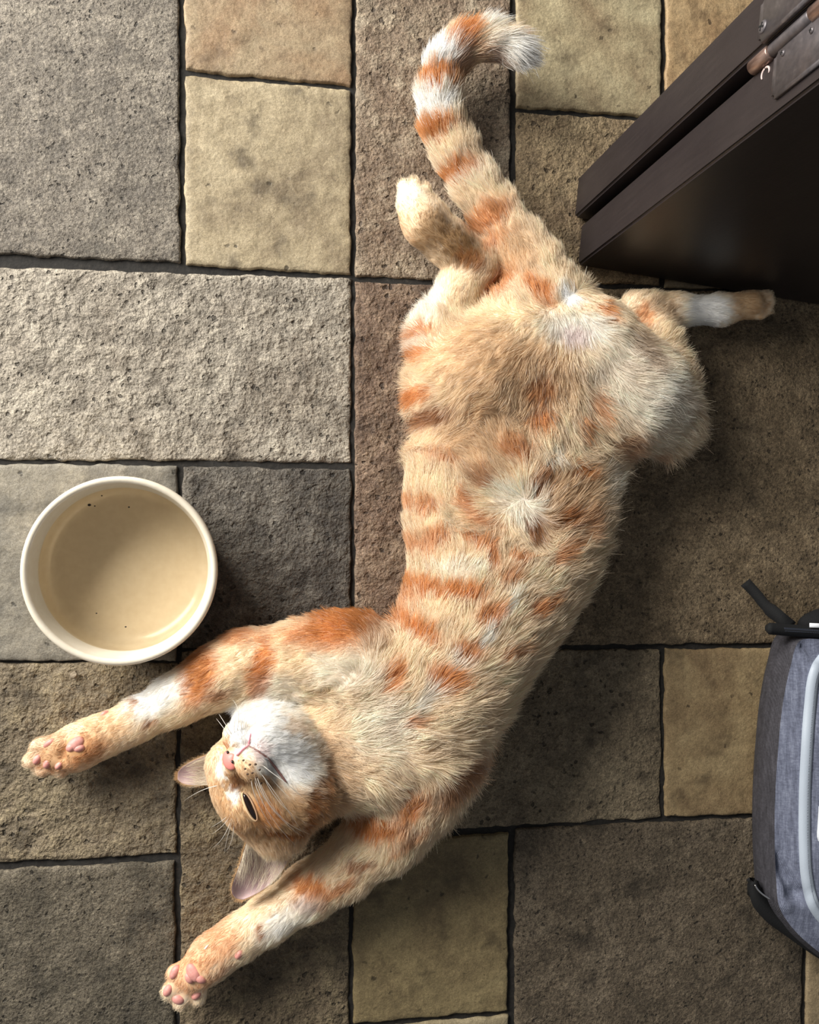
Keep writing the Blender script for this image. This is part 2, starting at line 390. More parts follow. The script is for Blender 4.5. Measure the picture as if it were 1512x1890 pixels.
def smooth_verts(V, F, it, lam=.5):
    e = np.concatenate([F[:, [0, 1]], F[:, [1, 2]], F[:, [2, 3]], F[:, [3, 0]]])
    e = np.concatenate([e, e[:, ::-1]])
    deg = np.bincount(e[:, 0], minlength=len(V))[:, None]
    for _ in range(it):
        s = np.stack([np.bincount(e[:, 0], weights=V[e[:, 1], i], minlength=len(V)) for i in range(3)], 1)
        V = V + lam * (s / np.maximum(deg, 1) - V)
    return V
CV = smooth_verts(CV, CF, 3)
used = np.unique(CF); 
print('cat mesh', CV.shape, CF.shape, time.time() - T0)
body_me = bpy.data.meshes.new('body')
body_me.vertices.add(len(CV)); body_me.vertices.foreach_set('co', CV.astype(np.float32).ravel())
body_me.loops.add(CF.size); body_me.loops.foreach_set('vertex_index', CF.astype(np.int32).ravel())
body_me.polygons.add(len(CF)); body_me.polygons.foreach_set('loop_start', np.arange(0, CF.size, 4, dtype=np.int32))
body_me.update(calc_edges=True); body_me.validate()
vn = np.empty(len(CV) * 3, np.float32); body_me.vertices.foreach_get('vector' if False else 'normal', vn); vn = vn.reshape(-1, 3)
bvh = BVHTree.FromPolygons([tuple(v) for v in CV.tolist()], [tuple(f) for f in CF.tolist()])
def hit(px, py, lift=0.0, zdef=.03):
    d = Vector(ray(px, py)).normalized()
    loc, nrm, _, _ = bvh.ray_cast(Vector(CAM), d)
    if loc is None: return P(px, py, zdef), np.array((0, 0, 1.))
    return np.array(loc) + np.array(nrm) * lift, np.array(nrm)
print('bvh', time.time() - T0)

# ---- coat colours: base cream, white, orange, brown patches at places on the body
CREAM, WHITE, ORANGE, BROWN = np.array(lin((247, 225, 194))), np.array(lin((254, 252, 247))), np.array(lin((214, 147, 85))), np.array(lin((172, 114, 66)))
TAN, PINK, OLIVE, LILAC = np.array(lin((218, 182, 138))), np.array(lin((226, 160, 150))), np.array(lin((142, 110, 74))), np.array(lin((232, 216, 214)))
PATCH = [  # colour, px, py, rx, ry, rot (deg, clockwise in the photograph), strength
 (WHITE, 1060, 600, 70, 34, 0, .55), (LILAC, 1062, 615, 30, 20, 0, .6), (WHITE, 1180, 690, 110, 80, 30, .35), (WHITE, 1230, 760, 70, 70, 0, .25),
 (WHITE, 780, 560, 34, 60, 15, .5), (WHITE, 760, 630, 26, 26, 0, .4), (WHITE, 1050, 548, 22, 16, 0, .9),  # first two whites paint the bright light along the left thigh edge
 (TAN, 905, 800, 80, 90, 0, .45), (TAN, 1050, 920, 60, 70, 30, .5), (TAN, 880, 650, 90, 60, 0, .35), (TAN, 1000, 690, 70, 60, 0, .4),
 (WHITE, 850, 1060, 50, 18, 0, .35), (WHITE, 900, 1175, 100, 12, -50, .55), (WHITE, 800, 1270, 90, 12, -52, .5), (WHITE, 960, 930, 50, 30, 20, .4),
 (WHITE, 700, 1340, 60, 60, 0, .3), (WHITE, 1010, 830, 40, 10, -40, .45), (WHITE, 1120, 900, 30, 40, 20, .3), (WHITE, 640, 1240, 60, 40, 0, .35),
 # spots and stripes of the belly and flanks
 (ORANGE, 780, 611, 22, 12, 0, .7), (ORANGE, 755, 659, 30, 12, -8, .75), (ORANGE, 752, 733, 32, 14, 5, .8), (BROWN, 800, 768, 34, 16, -25, .7),
 (ORANGE, 918, 535, 18, 40, 35, .75), (ORANGE, 998, 540, 20, 36, -30, .8), (ORANGE, 1117, 570, 14, 26, 10, .75),
 (ORANGE, 1003, 711, 24, 26, 0, .6), (ORANGE, 999, 762, 24, 16, -20, .75), (ORANGE, 1073, 778, 12, 30, -10, .6), (ORANGE, 1099, 742, 12, 34, -25, .55),
 (ORANGE, 960, 838, 36, 16, 20, .6), (BROWN, 900, 888, 24, 16, 0, .6), (ORANGE, 822, 856, 34, 13, 8, .55), (ORANGE, 795, 945, 24, 14, 0, .6),
 (ORANGE, 868, 930, 24, 16, 30, .6), (ORANGE, 745, 943, 18, 14, 0, .55), (BROWN, 999, 895, 28, 16, -45, .7), (ORANGE, 1064, 877, 26, 16, 30, .75),
 (BROWN, 986, 974, 20, 24, 0, .75), (BROWN, 1038, 965, 26, 16, -15, .8), (ORANGE, 810, 1002, 24, 14, 0, .65), (ORANGE, 755, 1015, 26, 14, 15, .55),
 (ORANGE, 884, 1004, 32, 12, 25, .7), (ORANGE, 910, 1040, 14, 22, -10, .7), (ORANGE, 958, 1040, 20, 14, 0, .75), (ORANGE, 1032, 1024, 44, 12, -30, .6),
 (ORANGE, 778, 1090, 32, 14, 5, .75), (ORANGE, 850, 1104, 46, 14, 8, .85), (ORANGE, 936, 1080, 20, 16, 0, .6), (ORANGE, 902, 1148, 28, 18, -20, .75),
 (ORANGE, 995, 1128, 38, 15, -25, .7), (ORANGE, 773, 1174, 36, 18, 40, .85), (ORANGE, 860, 1214, 26, 16, 15, .75), (ORANGE, 822, 1262, 32, 22, 0, .8),
 (ORANGE, 722, 1256, 14, 28, 20, .75), (ORANGE, 756, 1335, 18, 10, -10, .6), (ORANGE, 940, 1215, 36, 12, -20, .5), (ORANGE, 1080, 980, 26, 30, -20, .4),
 (ORANGE, 900, 960, 30, 12, 20, .5), (ORANGE, 1150, 820, 40, 30, 0, .35), (ORANGE, 1200, 850, 40, 20, 0, .35), (ORANGE, 790, 830, 30, 8, 0, .35),
 # left fore leg
 (ORANGE, 650, 1150, 92, 30, -18, .85), (BROWN, 690, 1160, 50, 30, -20, .5), (ORANGE, 720, 1110, 40, 24, -30, .6), (ORANGE, 490, 1235, 20, 60, 8, .85), (ORANGE, 368, 1248, 30, 52, 20, .85), (BROWN, 362, 1240, 22, 36, 20, .45),
 (ORANGE, 440, 1172, 36, 14, -5, .6), (BROWN, 410, 1280, 22, 13, -20, .6), (ORANGE, 560, 1170, 40, 12, -5, .5),
 (WHITE, 285, 1285, 56, 34, -32, .75), (WHITE, 520, 1270, 40, 30, 0, .3), (BROWN, 248, 1294, 5, 5, 0, .8), (BROWN, 280, 1333, 10, 6, 0, .6), (ORANGE, 244, 1312, 6, 12, 20, .5),
 (TAN, 180, 1365, 60, 30, -30, .6), (ORANGE, 120, 1395, 60, 34, -20, .55), (BROWN, 180, 1385, 24, 14, -40, .5), (OLIVE, 90, 1385, 40, 30, 0, .35),
 # right fore leg
 (ORANGE, 700, 1525, 50, 20, -10, .85), (ORANGE, 765, 1480, 36, 26, -40, .75), (BROWN, 850, 1440, 60, 26, -52, .65), (ORANGE, 900, 1370, 30, 46, 20, .6),
 (ORANGE, 575, 1640, 34, 20, 0, .9), (BROWN, 572, 1672, 34, 12, 10, .7), (BROWN, 668, 1596, 28, 8, -10, .7), (ORANGE, 630, 1640, 36, 10, -35, .6), (ORANGE, 760, 1545, 50, 12, -42, .5),
 (WHITE, 545, 1690, 56, 26, -36, .45), (WHITE, 505, 1715, 40, 26, -36, .4), (BROWN, 482, 1720, 6, 11, -15, .75), (ORANGE, 400, 1750, 50, 26, -35, .5), (ORANGE, 345, 1805, 40, 40, 0, .5), (BROWN, 405, 1800, 34, 10, -40, .5),
 # tail rings
 (WHITE, 860, 320, 60, 30, 0, .2), (WHITE, 800, 200, 46, 30, 0, .75), (WHITE, 812, 105, 40, 30, 0, .85), (WHITE, 880, 45, 30, 34, 0, .9), (WHITE, 975, 95, 46, 44, 0, .95), (WHITE, 915, 80, 34, 22, 0, .6),
 (ORANGE, 798, 250, 46, 20, -8, .8), (ORANGE, 836, 330, 52, 17, -22, .8), (ORANGE, 900, 410, 52, 22, -30, .7), (ORANGE, 915, 452, 40, 14, -30, .6), (ORANGE, 806, 148, 44, 18, 0, .8),
 (ORANGE, 850, 66, 20, 30, 40, .85), (ORANGE, 942, 55, 12, 30, 10, .7), (TAN, 960, 470, 30, 50, -20, .5), (BROWN, 845, 130, 14, 40, 10, .5), (BROWN, 895, 100, 40, 9, 10, .4),
 # hind feet
 (OLIVE, 850, 455, 60, 36, 35, .85), (OLIVE, 800, 420, 28, 40, 20, .7), (BROWN, 870, 480, 30, 18, 20, .5), (WHITE, 752, 355, 24, 26, 0, .35), (TAN, 770, 410, 40, 40, 0, .4),  # olive: brown sole fur, deepened to paint in the shade on the sole
 (WHITE, 1305, 572, 56, 40, 0, .9), (TAN, 1390, 560, 44, 32, 0, .75), (ORANGE, 1190, 585, 18, 26, 0, .6), (OLIVE, 1225, 570, 30, 20, 0, .3), (OLIVE, 1185, 640, 26, 46, -20, .5),  # last olive paints the shade in the hollow between thigh and shank
 # head
 (TAN, 450, 1470, 60, 80, 0, .8), (TAN, 540, 1520, 90, 60, -20, .8), (TAN, 600, 1440, 50, 80, 0, .45), (OLIVE, 500, 1500, 40, 60, -30, .3),
 (WHITE, 500, 1350, 52, 40, 0, .95), (WHITE, 540, 1400, 44, 56, -30, .85), (WHITE, 455, 1362, 26, 22, 0, 1.), (WHITE, 442, 1350, 24, 20, 0, .9), (WHITE, 520, 1375, 40, 30, 0, .8), (WHITE, 500, 1410, 30, 20, 40, .75),
 (WHITE, 432, 1466, 10, 18, 0, .8), (WHITE, 408, 1420, 9, 20, 0, .7), (ORANGE, 422, 1376, 8, 10, 0, .5), (BROWN, 436, 1440, 14, 20, 0, .6),
 (ORANGE, 490, 1500, 24, 30, -35, .5), (BROWN, 530, 1538, 48, 7, 8, .85), (BROWN, 571, 1500, 8, 50, 6, .8), (BROWN, 515, 1503, 34, 6, 28, .55), (ORANGE, 595, 1470, 8, 50, 5, .45), (TAN, 545, 1345, 30, 10, 40, .4), (BROWN, 440, 1530, 30, 6, 60, .4),
 (LILAC, 480, 1385, 18, 16, 0, .6), (TAN, 470, 1345, 10, 6, 0, .2),
]
def seg(p, spots_only=False):
    """coat colour at world points p (N,3)"""
    n = len(p); col = np.tile(CREAM, (n, 1))
    # wobble so that patch outlines are ragged
    wob = np.stack([np.sin(p[:, 0] * 610 + 3 * np.sin(p[:, 1] * 420)) + np.sin(p[:, 1] * 930 + p[:, 0] * 300), np.sin(p[:, 1] * 560 + 3 * np.sin(p[:, 0] * 450)) + np.sin(p[:, 0] * 870 - p[:, 1] * 350)], 1) * .0011
    for c_, px, py, rx, ry, rot, st in PATCHW:
        dx = p[:, 0] - px + wob[:, 0]; dy = -(p[:, 1] - py) + wob[:, 1]
        near = (np.abs(dx) < max(rx, ry) * 2) & (np.abs(dy) < max(rx, ry) * 2)
        if not near.any(): continue
        a = math.radians(rot); ca, sa = math.cos(a), math.sin(a)
        u = (dx[near] * ca + dy[near] * sa) / rx; v = (-dx[near] * sa + dy[near] * ca) / ry
        d = np.sqrt(u * u + v * v)
        t = np.clip((1.45 - d) / .9, 0, 1); t = t * t * (3 - 2 * t) * min(.97, st * 1.18)
        col[near] = col[near] * (1 - t[:, None]) + c_ * t[:, None]
    return col
PATCHW = []
for c_, px, py, rx, ry, rot, st in PATCH:
    h_, _ = hit(px, py); s_ = scale_at(h_[2]); PATCHW.append((c_, h_[0], h_[1], rx * s_, ry * s_, rot, st))

# ---- objects of the cat
cat = empty('cat', tuple(P(900, 1000, 0)))
tag(cat, 'orange and cream tabby cat stretched out belly-up on the stone floor', 'cat')
def coat_material(name, fur):
    m = NT(name); a = m.n('ShaderNodeAttribute', attribute_name='coat'); m.color(a.outputs['Color'])
    m.b.inputs['Roughness'].default_value = .55; m.b.inputs['Specular IOR Level'].default_value = .25 if fur else .15
    if fur:
        tr = m.n('ShaderNodeBsdfTranslucent'); m.l(a.outputs['Color'], tr.inputs['Color'])
        mx = m.n('ShaderNodeMixShader'); mx.inputs[0].default_value = .28
        m.l(m.b.outputs[0], mx.inputs[1]); m.l(tr.outputs[0], mx.inputs[2]); m.l(mx.outputs[0], m.out.inputs['Surface'])
    else:
        m.b.inputs['Subsurface Weight'].default_value = 0.0
    return m.m
body = link('body', body_me, coat_material('cat_skin', False), cat)
ccol = seg(CV); at = body_me.attributes.new('coat', 'FLOAT_COLOR', 'POINT')
at.data.foreach_set('color', np.c_[ccol, np.ones(len(ccol))].astype(np.float32).ravel())

# bare skin places: no fur within these (px, py, r px)
BARE = [(427, 1398, 17), (140, 1374, 20), (355, 1800, 22), (460, 1484, 12), (468, 1505, 11), (455, 1468, 9), (73, 1403, 10), (104, 1409, 11), (322, 1790, 12), (316, 1826, 13), (336, 1842, 13), (364, 1834, 10), (440, 1763, 8)]
BAREW = [(hit(a, b)[0], r * scale_at(.06)) for a, b, r in BARE]
FLOW = [  # px, py, dx, dy (photograph), length mm
 (800, 900, .1, -1, 11), (775, 1000, 0, -1, 11), (770, 1090, .1, -1, 10), (900, 1030, .3, -.9, 11), (860, 1150, .35, -.9, 11), (1000, 1150, .8, -.6, 13), (950, 1250, .85, -.5, 13),
 (1060, 1020, .9, -.4, 13), (1110, 900, .9, -.45, 14), (1010, 900, .4, -.8, 13), (930, 900, -.7, -.6, 12), (960, 960, .2, .5, 10), (900, 960, -.8, .1, 10), (940, 800, -.3, -.6, 11), (1010, 800, .2, .9, 13),
 (1110, 720, .75, .65, 14), (1060, 680, .25, .95, 12), (1200, 700, 1, .2, 13), (1260, 800, .9, .45, 13), (1200, 840, .6, .8, 12), (980, 700, -.35, .8, 10), (880, 640, -.8, .45, 8), (770, 650, -1, .1, 8), (780, 760, -.8, .4, 8), (850, 760, -.5, .6, 9),
 (1060, 590, .1, 1, 8), (1120, 600, .8, .6, 10), (1000, 620, -.6, .6, 8),
 (760, 1250, .5, -.8, 12), (700, 1330, .8, -.35, 12), (650, 1430, .9, .15, 10), (790, 1380, .9, -.2, 13), (740, 1450, .6, .6, 10), (860, 1330, .95, -.2, 13), (880, 1400, .7, .5, 11),
 (600, 1200, -.9, .1, 8), (680, 1140, -.7, -.5, 10), (450, 1230, -.9, .3, 7), (300, 1310, -.8, .5, 5), (200, 1355, -.85, .4, 4.5), (110, 1390, -.9, .3, 2.4),
 (780, 1480, -.5, .8, 8), (650, 1590, -.7, .7, 7), (520, 1680, -.8, .6, 5), (420, 1750, -.75, .6, 4.5), (345, 1810, -.6, .7, 2.4),
 (500, 1350, .75, -.35, 4), (450, 1355, .1, -.9, 2), (490, 1420, .6, .65, 2.6), (432, 1440, -.05, 1, 2), (415, 1500, .1, 1, 3), (470, 1540, .3, .9, 3.5), (520, 1500, .65, .7, 4), (590, 1440, .9, .3, 7), (560, 1370, .9, -.25, 5), (600, 1510, .7, .6, 7), (540, 1560, .3, .9, 5),
 (955, 440, -.5, -.85, 10), (880, 350, -.55, -.8, 11), (815, 240, -.25, -1, 12), (810, 160, .05, -1, 13), (845, 85, .55, -.8, 15), (905, 70, .9, -.25, 15), (960, 95, .85, .5, 15), (978, 108, .8, .6, 14),
 (800, 600, -.3, -.9, 8), (860, 500, .3, -.8, 5), (850, 450, -.7, -.6, 3.5), (770, 370, -.4, -.9, 2.5), (760, 700, -1, -.1, 8),
 (1250, 660, .85, -.4, 9), (1200, 590, .4, -.5, 5), (1300, 570, 1, .1, 5), (1400, 560, 1, 0, 2.5), (1000, 540, -.2, -1, 10), (940, 540, -.5, -.8, 9),
]
def build_fur(n_total):
    tri = np.concatenate([CF[:, [0, 1, 2]], CF[:, [0, 2, 3]]])
    A, B, C = CV[tri[:, 0]], CV[tri[:, 1]], CV[tri[:, 2]]
    cr = np.cross(B - A, C - A); area = np.linalg.norm(cr, axis=1) / 2
    fn = cr / np.maximum(area[:, None] * 2, 1e-12)
    cen = (A + B + C) / 3
    wgt = area * np.where(fn[:, 2] < -.75, 0.0, 1.0) * (cen[:, 2] > .0016)
    # denser, finer coat on face, paws
    hd = np.linalg.norm(cen - hp(0, 0, -30), axis=1) < .062
    wgt = wgt * np.where(hd, 2.2, 1.0)
    pick = rng.choice(len(tri), n_total, p=wgt / wgt.sum())
    r1, r2 = np.sqrt(rng.random(n_total)), rng.random(n_total)
    w0, w1, w2 = 1 - r1, r1 * (1 - r2), r1 * r2
    p = A[pick] * w0[:, None] + B[pick] * w1[:, None] + C[pick] * w2[:, None]
    nn = vn[tri[pick, 0]] * w0[:, None] + vn[tri[pick, 1]] * w1[:, None] + vn[tri[pick, 2]] * w2[:, None]
    nn /= np.linalg.norm(nn, axis=1)[:, None]
    keep = np.ones(n_total, bool)
    for b, r in BAREW: keep &= np.linalg.norm(p - b, axis=1) > r
    p, nn, pick = p[keep], nn[keep], pick[keep]; n = len(p)
    # flow field
    ctr = np.array([hit(f[0], f[1])[0] for f in FLOW]); dr = np.array([(f[2], -f[3], 0) for f in FLOW]); dr /= np.linalg.norm(dr, axis=1)[:, None]
    ln = np.array([f[4] for f in FLOW]) * 1e-3
    d3 = np.zeros((n, 3)); L = np.zeros(n)
    for s in range(0, n, 40000):
        q = p[s:s + 40000]
        w_ = 1 / (((q[:, None, :] - ctr[None]) ** 2).sum(2) + 8e-5) ** 1.9
        w_ /= w_.sum(1)[:, None]; d3[s:s + 40000] = w_ @ dr; L[s:s + 40000] = w_ @ ln
    mag = np.linalg.norm(d3, axis=1)[:, None]; d3 = d3 / np.maximum(mag, 1e-6)
    # large soft waves, then per-strand jitter
    wv = np.sin(p[:, 0] * 190 + 2 * np.sin(p[:, 1] * 130)) * .22 + np.sin(p[:, 1] * 260 + p[:, 0] * 90) * .16
    ca, sa = np.cos(wv), np.sin(wv)
    d3 = np.stack([d3[:, 0] * ca - d3[:, 1] * sa, d3[:, 0] * sa + d3[:, 1] * ca, d3[:, 2]], 1)
    d3 += rng.normal(0, .20, (n, 3))
    dn = (d3 * nn).sum(1); t = d3 - nn * (dn * np.where(dn > 0, .72, 1.0))[:, None]; t /= np.maximum(np.linalg.norm(t, axis=1)[:, None], 1e-6)
    # clumping
    nc = 5200; ci = rng.choice(n, nc, replace=False)
    kd = kdtree.KDTree(nc)
    for i, k in enumerate(ci): kd.insert(Vector(p[k]), i)
    kd.balance()
    own = np.fromiter((kd.find(Vector(v))[1] for v in p), np.int64, n)
    L = L * (0.75 + .5 * rng.random(n)) * (0.85 + .3 * rng.random(nc)[own])
    lift = np.clip(.42 + rng.normal(0, .10, n) + rng.normal(0, .10, nc)[own], .12, .9)
    S = np.array([0, .34, .68, 1.0])
    pts = np.empty((n, 4, 3))
    for k, s in enumerate(S):
        rise = lift * (s - .42 * s * s)
        pts[:, k] = p + L[:, None] * (t * (s * .93)[..., None] if False else t * (s * .93)) + nn * (L * rise)[:, None]
    ctip = pts[ci]                        # clump guide strands
    for k, wk in ((1, .10), (2, .30), (3, .52)):
        m = np.minimum(wk, 1)
        g = ctip[own, k]; dist = np.linalg.norm(g - pts[:, k], axis=1)
        f = m * np.exp(-(dist / .0055) ** 2)
        pts[:, k] += (g - pts[:, k]) * f[:, None]
    pts[:, :, 2] = np.maximum(pts[:, :, 2], .0008)
    c = seg(p); c = c * (1 + rng.normal(0, .09, n) + rng.normal(0, .05, nc)[own])[:, None]
    gold = (rng.random(n) < .06)[:, None]; c = np.where(gold, c * .6 + WHITE * .4, c)
    c = np.clip(c, .01, .95)
    cu = bpy.data.hair_curves.new('fur'); cu.add_curves([4] * n)
    cu.attributes['position'].data.foreach_set('vector', pts.astype(np.float32).ravel())
    ra = cu.attributes.get('radius') or cu.attributes.new('radius', 'FLOAT', 'POINT')
    base_r = np.clip(L / .012, .45, 1.0) * .00013
    rr = base_r[:, None] * np.array([1, .95, .7, .18])[None]
    ra.data.foreach_set('value', rr.astype(np.float32).ravel())
    ca_ = cu.attributes.new('coat', 'FLOAT_COLOR', 'CURVE'); ca_.data.foreach_set('color', np.c_[c, np.ones(n)].astype(np.float32).ravel())
    cu.materials.append(coat_material('cat_fur', True))
    o = bpy.data.objects.new('fur', cu); COL.objects.link(o); o.parent = cat; o.matrix_parent_inverse = Matrix.Translation(cat.location).inverted()
    tag(o, 'soft cream fur with orange tabby spots and stripes', kind='stuff')
    return o
build_fur(280000)
print('fur', time.time() - T0)

# ---- small parts of the head and paws
def blob(name, c, R, rad, mat, parent, seg_=20, rings=14, deform=None):
    bm = bmesh.new(); bmesh.ops.create_uvsphere(bm, u_segments=seg_, v_segments=rings, radius=1)
    for v in bm.verts:
        q = np.array(v.co)
        if deform: q = deform(q)
        v.co = Vector(np.asarray(c) + np.asarray(R) @ (q * np.asarray(rad)))
    return link(name, bm_mesh(name, bm), mat, parent)
def tube(name, pts, radii, mat, parent, n=6):
    pts = [np.asarray(p, float) for p in pts]; V = []; F = []
    for i, p in enumerate(pts):
        t = pts[min(i + 1, len(pts) - 1)] - pts[max(i - 1, 0)]; t /= max(np.linalg.norm(t), 1e-9)
        a = np.cross(t, (0, 0, 1)); 
        if np.linalg.norm(a) < 1e-3: a = np.cross(t, (1, 0, 0))
        a /= np.linalg.norm(a); b = np.cross(t, a)
        for k in range(n):
            an = 2 * math.pi * k / n; V.append(p + (a * math.cos(an) + b * math.sin(an)) * radii[i])
    m = len(pts)
    for i in range(m - 1):
        for k in range(n):
            F.append((i * n + k, i * n + (k + 1) % n, (i + 1) * n + (k + 1) % n, (i + 1) * n + k))
    F.append(tuple(range(n))[::-1]); F.append(tuple((m - 1) * n + k for k in range(n)))
    return link(name, mesh(name, V, F), mat, parent)
def frame_from(nrm, xdir):
    z = np.asarray(nrm, float); z /= np.linalg.norm(z); x = np.asarray(xdir, float); x = x - z * (x @ z); x /= np.linalg.norm(x)
    return np.stack([x, np.cross(z, x), z], 1)
pink = NT('paw_pink'); pink.color(pink.ramp(pink.noise(300, 3), [(0.3, rgba((204, 134, 124))), (0.7, rgba((226, 162, 150)))])); pink.b.inputs['Roughness'].default_value = .5
pink.b.inputs['Subsurface Weight'].default_value = .0; pink = pink.m
nose_m = plain('nose_pink', (222, 136, 126), .42, bump=(900, .3, .0004))
dark_m = plain('eye_dark', (30, 19, 17), .12, spec=.7)
lid_m = plain('eyelid_skin', (184, 148, 116), .8)
lip_m = plain('lip_skin', (196, 128, 138), .5)
lipd_m = plain('lip_dark', (128, 92, 86), .6)
claw_m = plain('claw', (240, 226, 208), .3)
# nose leather : broad at the top, narrow at the philtrum
def nose_def(q):
    x, y, z = q; w_ = 1.0 + .55 * y if y < 0 else 1.0 + .1 * y
    return np.array((x * w_, y, z - .25 * x * x))
nz = blob('nose', hp(0, 1.8, -.4), HRM, np.array((6.2, 4.8, 2.4)) * HS, nose_m, cat, 24, 16, nose_def); nz['label'] = 'pink nose leather'
for s in (-1, 1): blob('nostril', hp(s * 3.3, -.2, 1.0), HRM, np.array((1.2, .8, 1.1)) * HS, dark_m, nz, 10, 8)
# mouth line
def path_on(pts, lift): return [hit(a, b, lift)[0] for a, b in pts]
def subdiv(pts, n=4):
    o = []
    for (a, b), (c, d) in zip(pts[:-1], pts[1:]): o += [(a + (c - a) * t / n, b + (d - b) * t / n) for t in range(n)]
    return o + [pts[-1]]
ml = subdiv([(440, 1396), (450, 1386), (459, 1379)]); o = tube('mouth', path_on(ml, .0011), [.0007] * len(ml), lip_m, cat)
ml = subdiv([(459, 1379), (463, 1368), (466, 1354)]); tube('lip', path_on(ml, .0011), list(np.linspace(.0008, .0004, len(ml))), lip_m, o)
ml = subdiv([(459, 1379), (472, 1386), (484, 1393), (496, 1402), (508, 1414), (520, 1430), (531, 1446)], 3); tube('lip', path_on(ml, .0011), list(np.linspace(.0004, .0008, len(ml) - 6)) + [.0008, .0008, .0008, .0007, .0006, .0003], lipd_m, o)
# eye : half closed slit
e0, en = hit(461, 1489); ex = hit(474, 1516)[0] - hit(450, 1465)[0]
er = frame_from(en, ex)
eye = blob('eye', e0 - en * .0012, er, (.0090, .0021, .0022), dark_m, cat, 24, 14); eye['label'] = 'dark half-closed eye'
for sgn, rr_ in ((1, .0006), (-1, .0008)):
    pp = [e0 + er @ np.array((math.cos(a) * .0100, sgn * math.sin(a) * .0025, .0006 - .0014 * abs(math.cos(a)))) for a in np.linspace(0, math.pi, 15)]
    tube('eyelid', pp, [rr_ * (.45 + .55 * math.sin(a)) for a in np.linspace(0.05, math.pi - .05, 15)], lid_m if sgn > 0 else plain('eyelid_pale', (226, 190, 146), .8), eye, 8)
# ears : cupped shells
def ear(left, right, zs, cup, label):
    def samp(pl, n): 
        pl = np.array(pl, float); s = np.r_[0, np.cumsum(np.linalg.norm(np.diff(pl, axis=0), axis=1))]; t = np.linspace(0, s[-1], n)
        return np.stack([np.interp(t, s, pl[:, 0]), np.interp(t, s, pl[:, 1])], 1)
    n, m = 22, 15; A, B = samp(left, n), samp(right, n); V = []; F = []
    for i in range(n):
        v = i / (n - 1); z = zs[0] + (zs[1] - zs[0]) * v
        for j in range(m):
            u = j / (m - 1); q = A[i] * (1 - u) + B[i] * u
            d = 4 * u * (1 - u) * cup * (1 - v) ** .6
            V.append(P(q[0], q[1], z - d + .004 * (abs(2 * u - 1) ** 3) * (1 - v)))
    F = [(i * m + j, i * m + j + 1, (i + 1) * m + j + 1, (i + 1) * m + j) for i in range(n - 1) for j in range(m - 1)]
    me = mesh('ear', V, F); o = link('ear', me, ear_m, cat); me.materials.append(earback_m)
    bm = bmesh.new(); bm.from_mesh(me); bmesh.ops.recalc_face_normals(bm, faces=bm.faces)
    if sum(f.normal.z for f in bm.faces) < 0: bmesh.ops.reverse_faces(bm, faces=bm.faces)
    bm.to_mesh(me); bm.free(); me.polygons.foreach_set('use_smooth', [True] * len(me.polygons))
    md = o.modifiers.new('thick', 'SOLIDIFY'); md.thickness = .0016; md.offset = -1; md.material_offset = 1; md.material_offset_rim = 1
    md2 = o.modifiers.new('sub', 'SUBSURF'); md2.levels = 1; md2.render_levels = 1
    o['label'] = label
    # tufts of pale hair growing from the base
    return o, np.array(V).reshape(n, m, 3)
em = NT('ear_skin'); em.color(em.ramp(em.noise(90, 4), [(.3, rgba((176, 146, 146))), (.7, rgba((208, 178, 172)))])); em.b.inputs['Roughness'].default_value = .6
em.b.inputs['Subsurface Weight'].default_value = .25; em.b.inputs['Subsurface Radius'].default_value = (.004, .0016, .001); ear_m = em.m
earback_m = plain('ear_back_fur', (214, 176, 130), .8)
near_ear, NV = ear([(462, 1535), (452, 1562), (444, 1590), (434, 1618), (427, 1640), (429, 1652), (437, 1659)], [(535, 1545), (538, 1578), (523, 1606), (502, 1630), (480, 1646), (460, 1656), (448, 1661)], (.050, .036), .010, 'large cupped ear below the eye, mauve inside')
far_ear, FVv = ear([(425, 1392), (400, 1390), (376, 1396), (352, 1406), (335, 1417), (328, 1426)], [(420, 1448), (400, 1447), (376, 1449), (352, 1449), (336, 1446), (327, 1438)], (.022, .012), .005, 'ear beside the nose, mauve inside')
def hairs(name, roots, parent, rad, mat, label=None):
    n = len(roots); cu = bpy.data.hair_curves.new(name); cu.add_curves([4] * n)
    cu.attributes['position'].data.foreach_set('vector', np.array(roots, np.float32).ravel())
    ra = cu.attributes.get('radius') or cu.attributes.new('radius', 'FLOAT', 'POINT')
    ra.data.foreach_set('value', (np.ones((n, 1)) * np.array([1, .9, .6, .15]) * rad).astype(np.float32).ravel())
    cu.materials.append(mat); o = bpy.data.objects.new(name, cu); COL.objects.link(o); o.parent = parent
    o.matrix_parent_inverse = Matrix.Translation(parent.location).inverted(); o['kind'] = 'stuff'
    if label: o['label'] = label
    return o
pale_hair = plain('pale_hair', (238, 224, 198), .5)
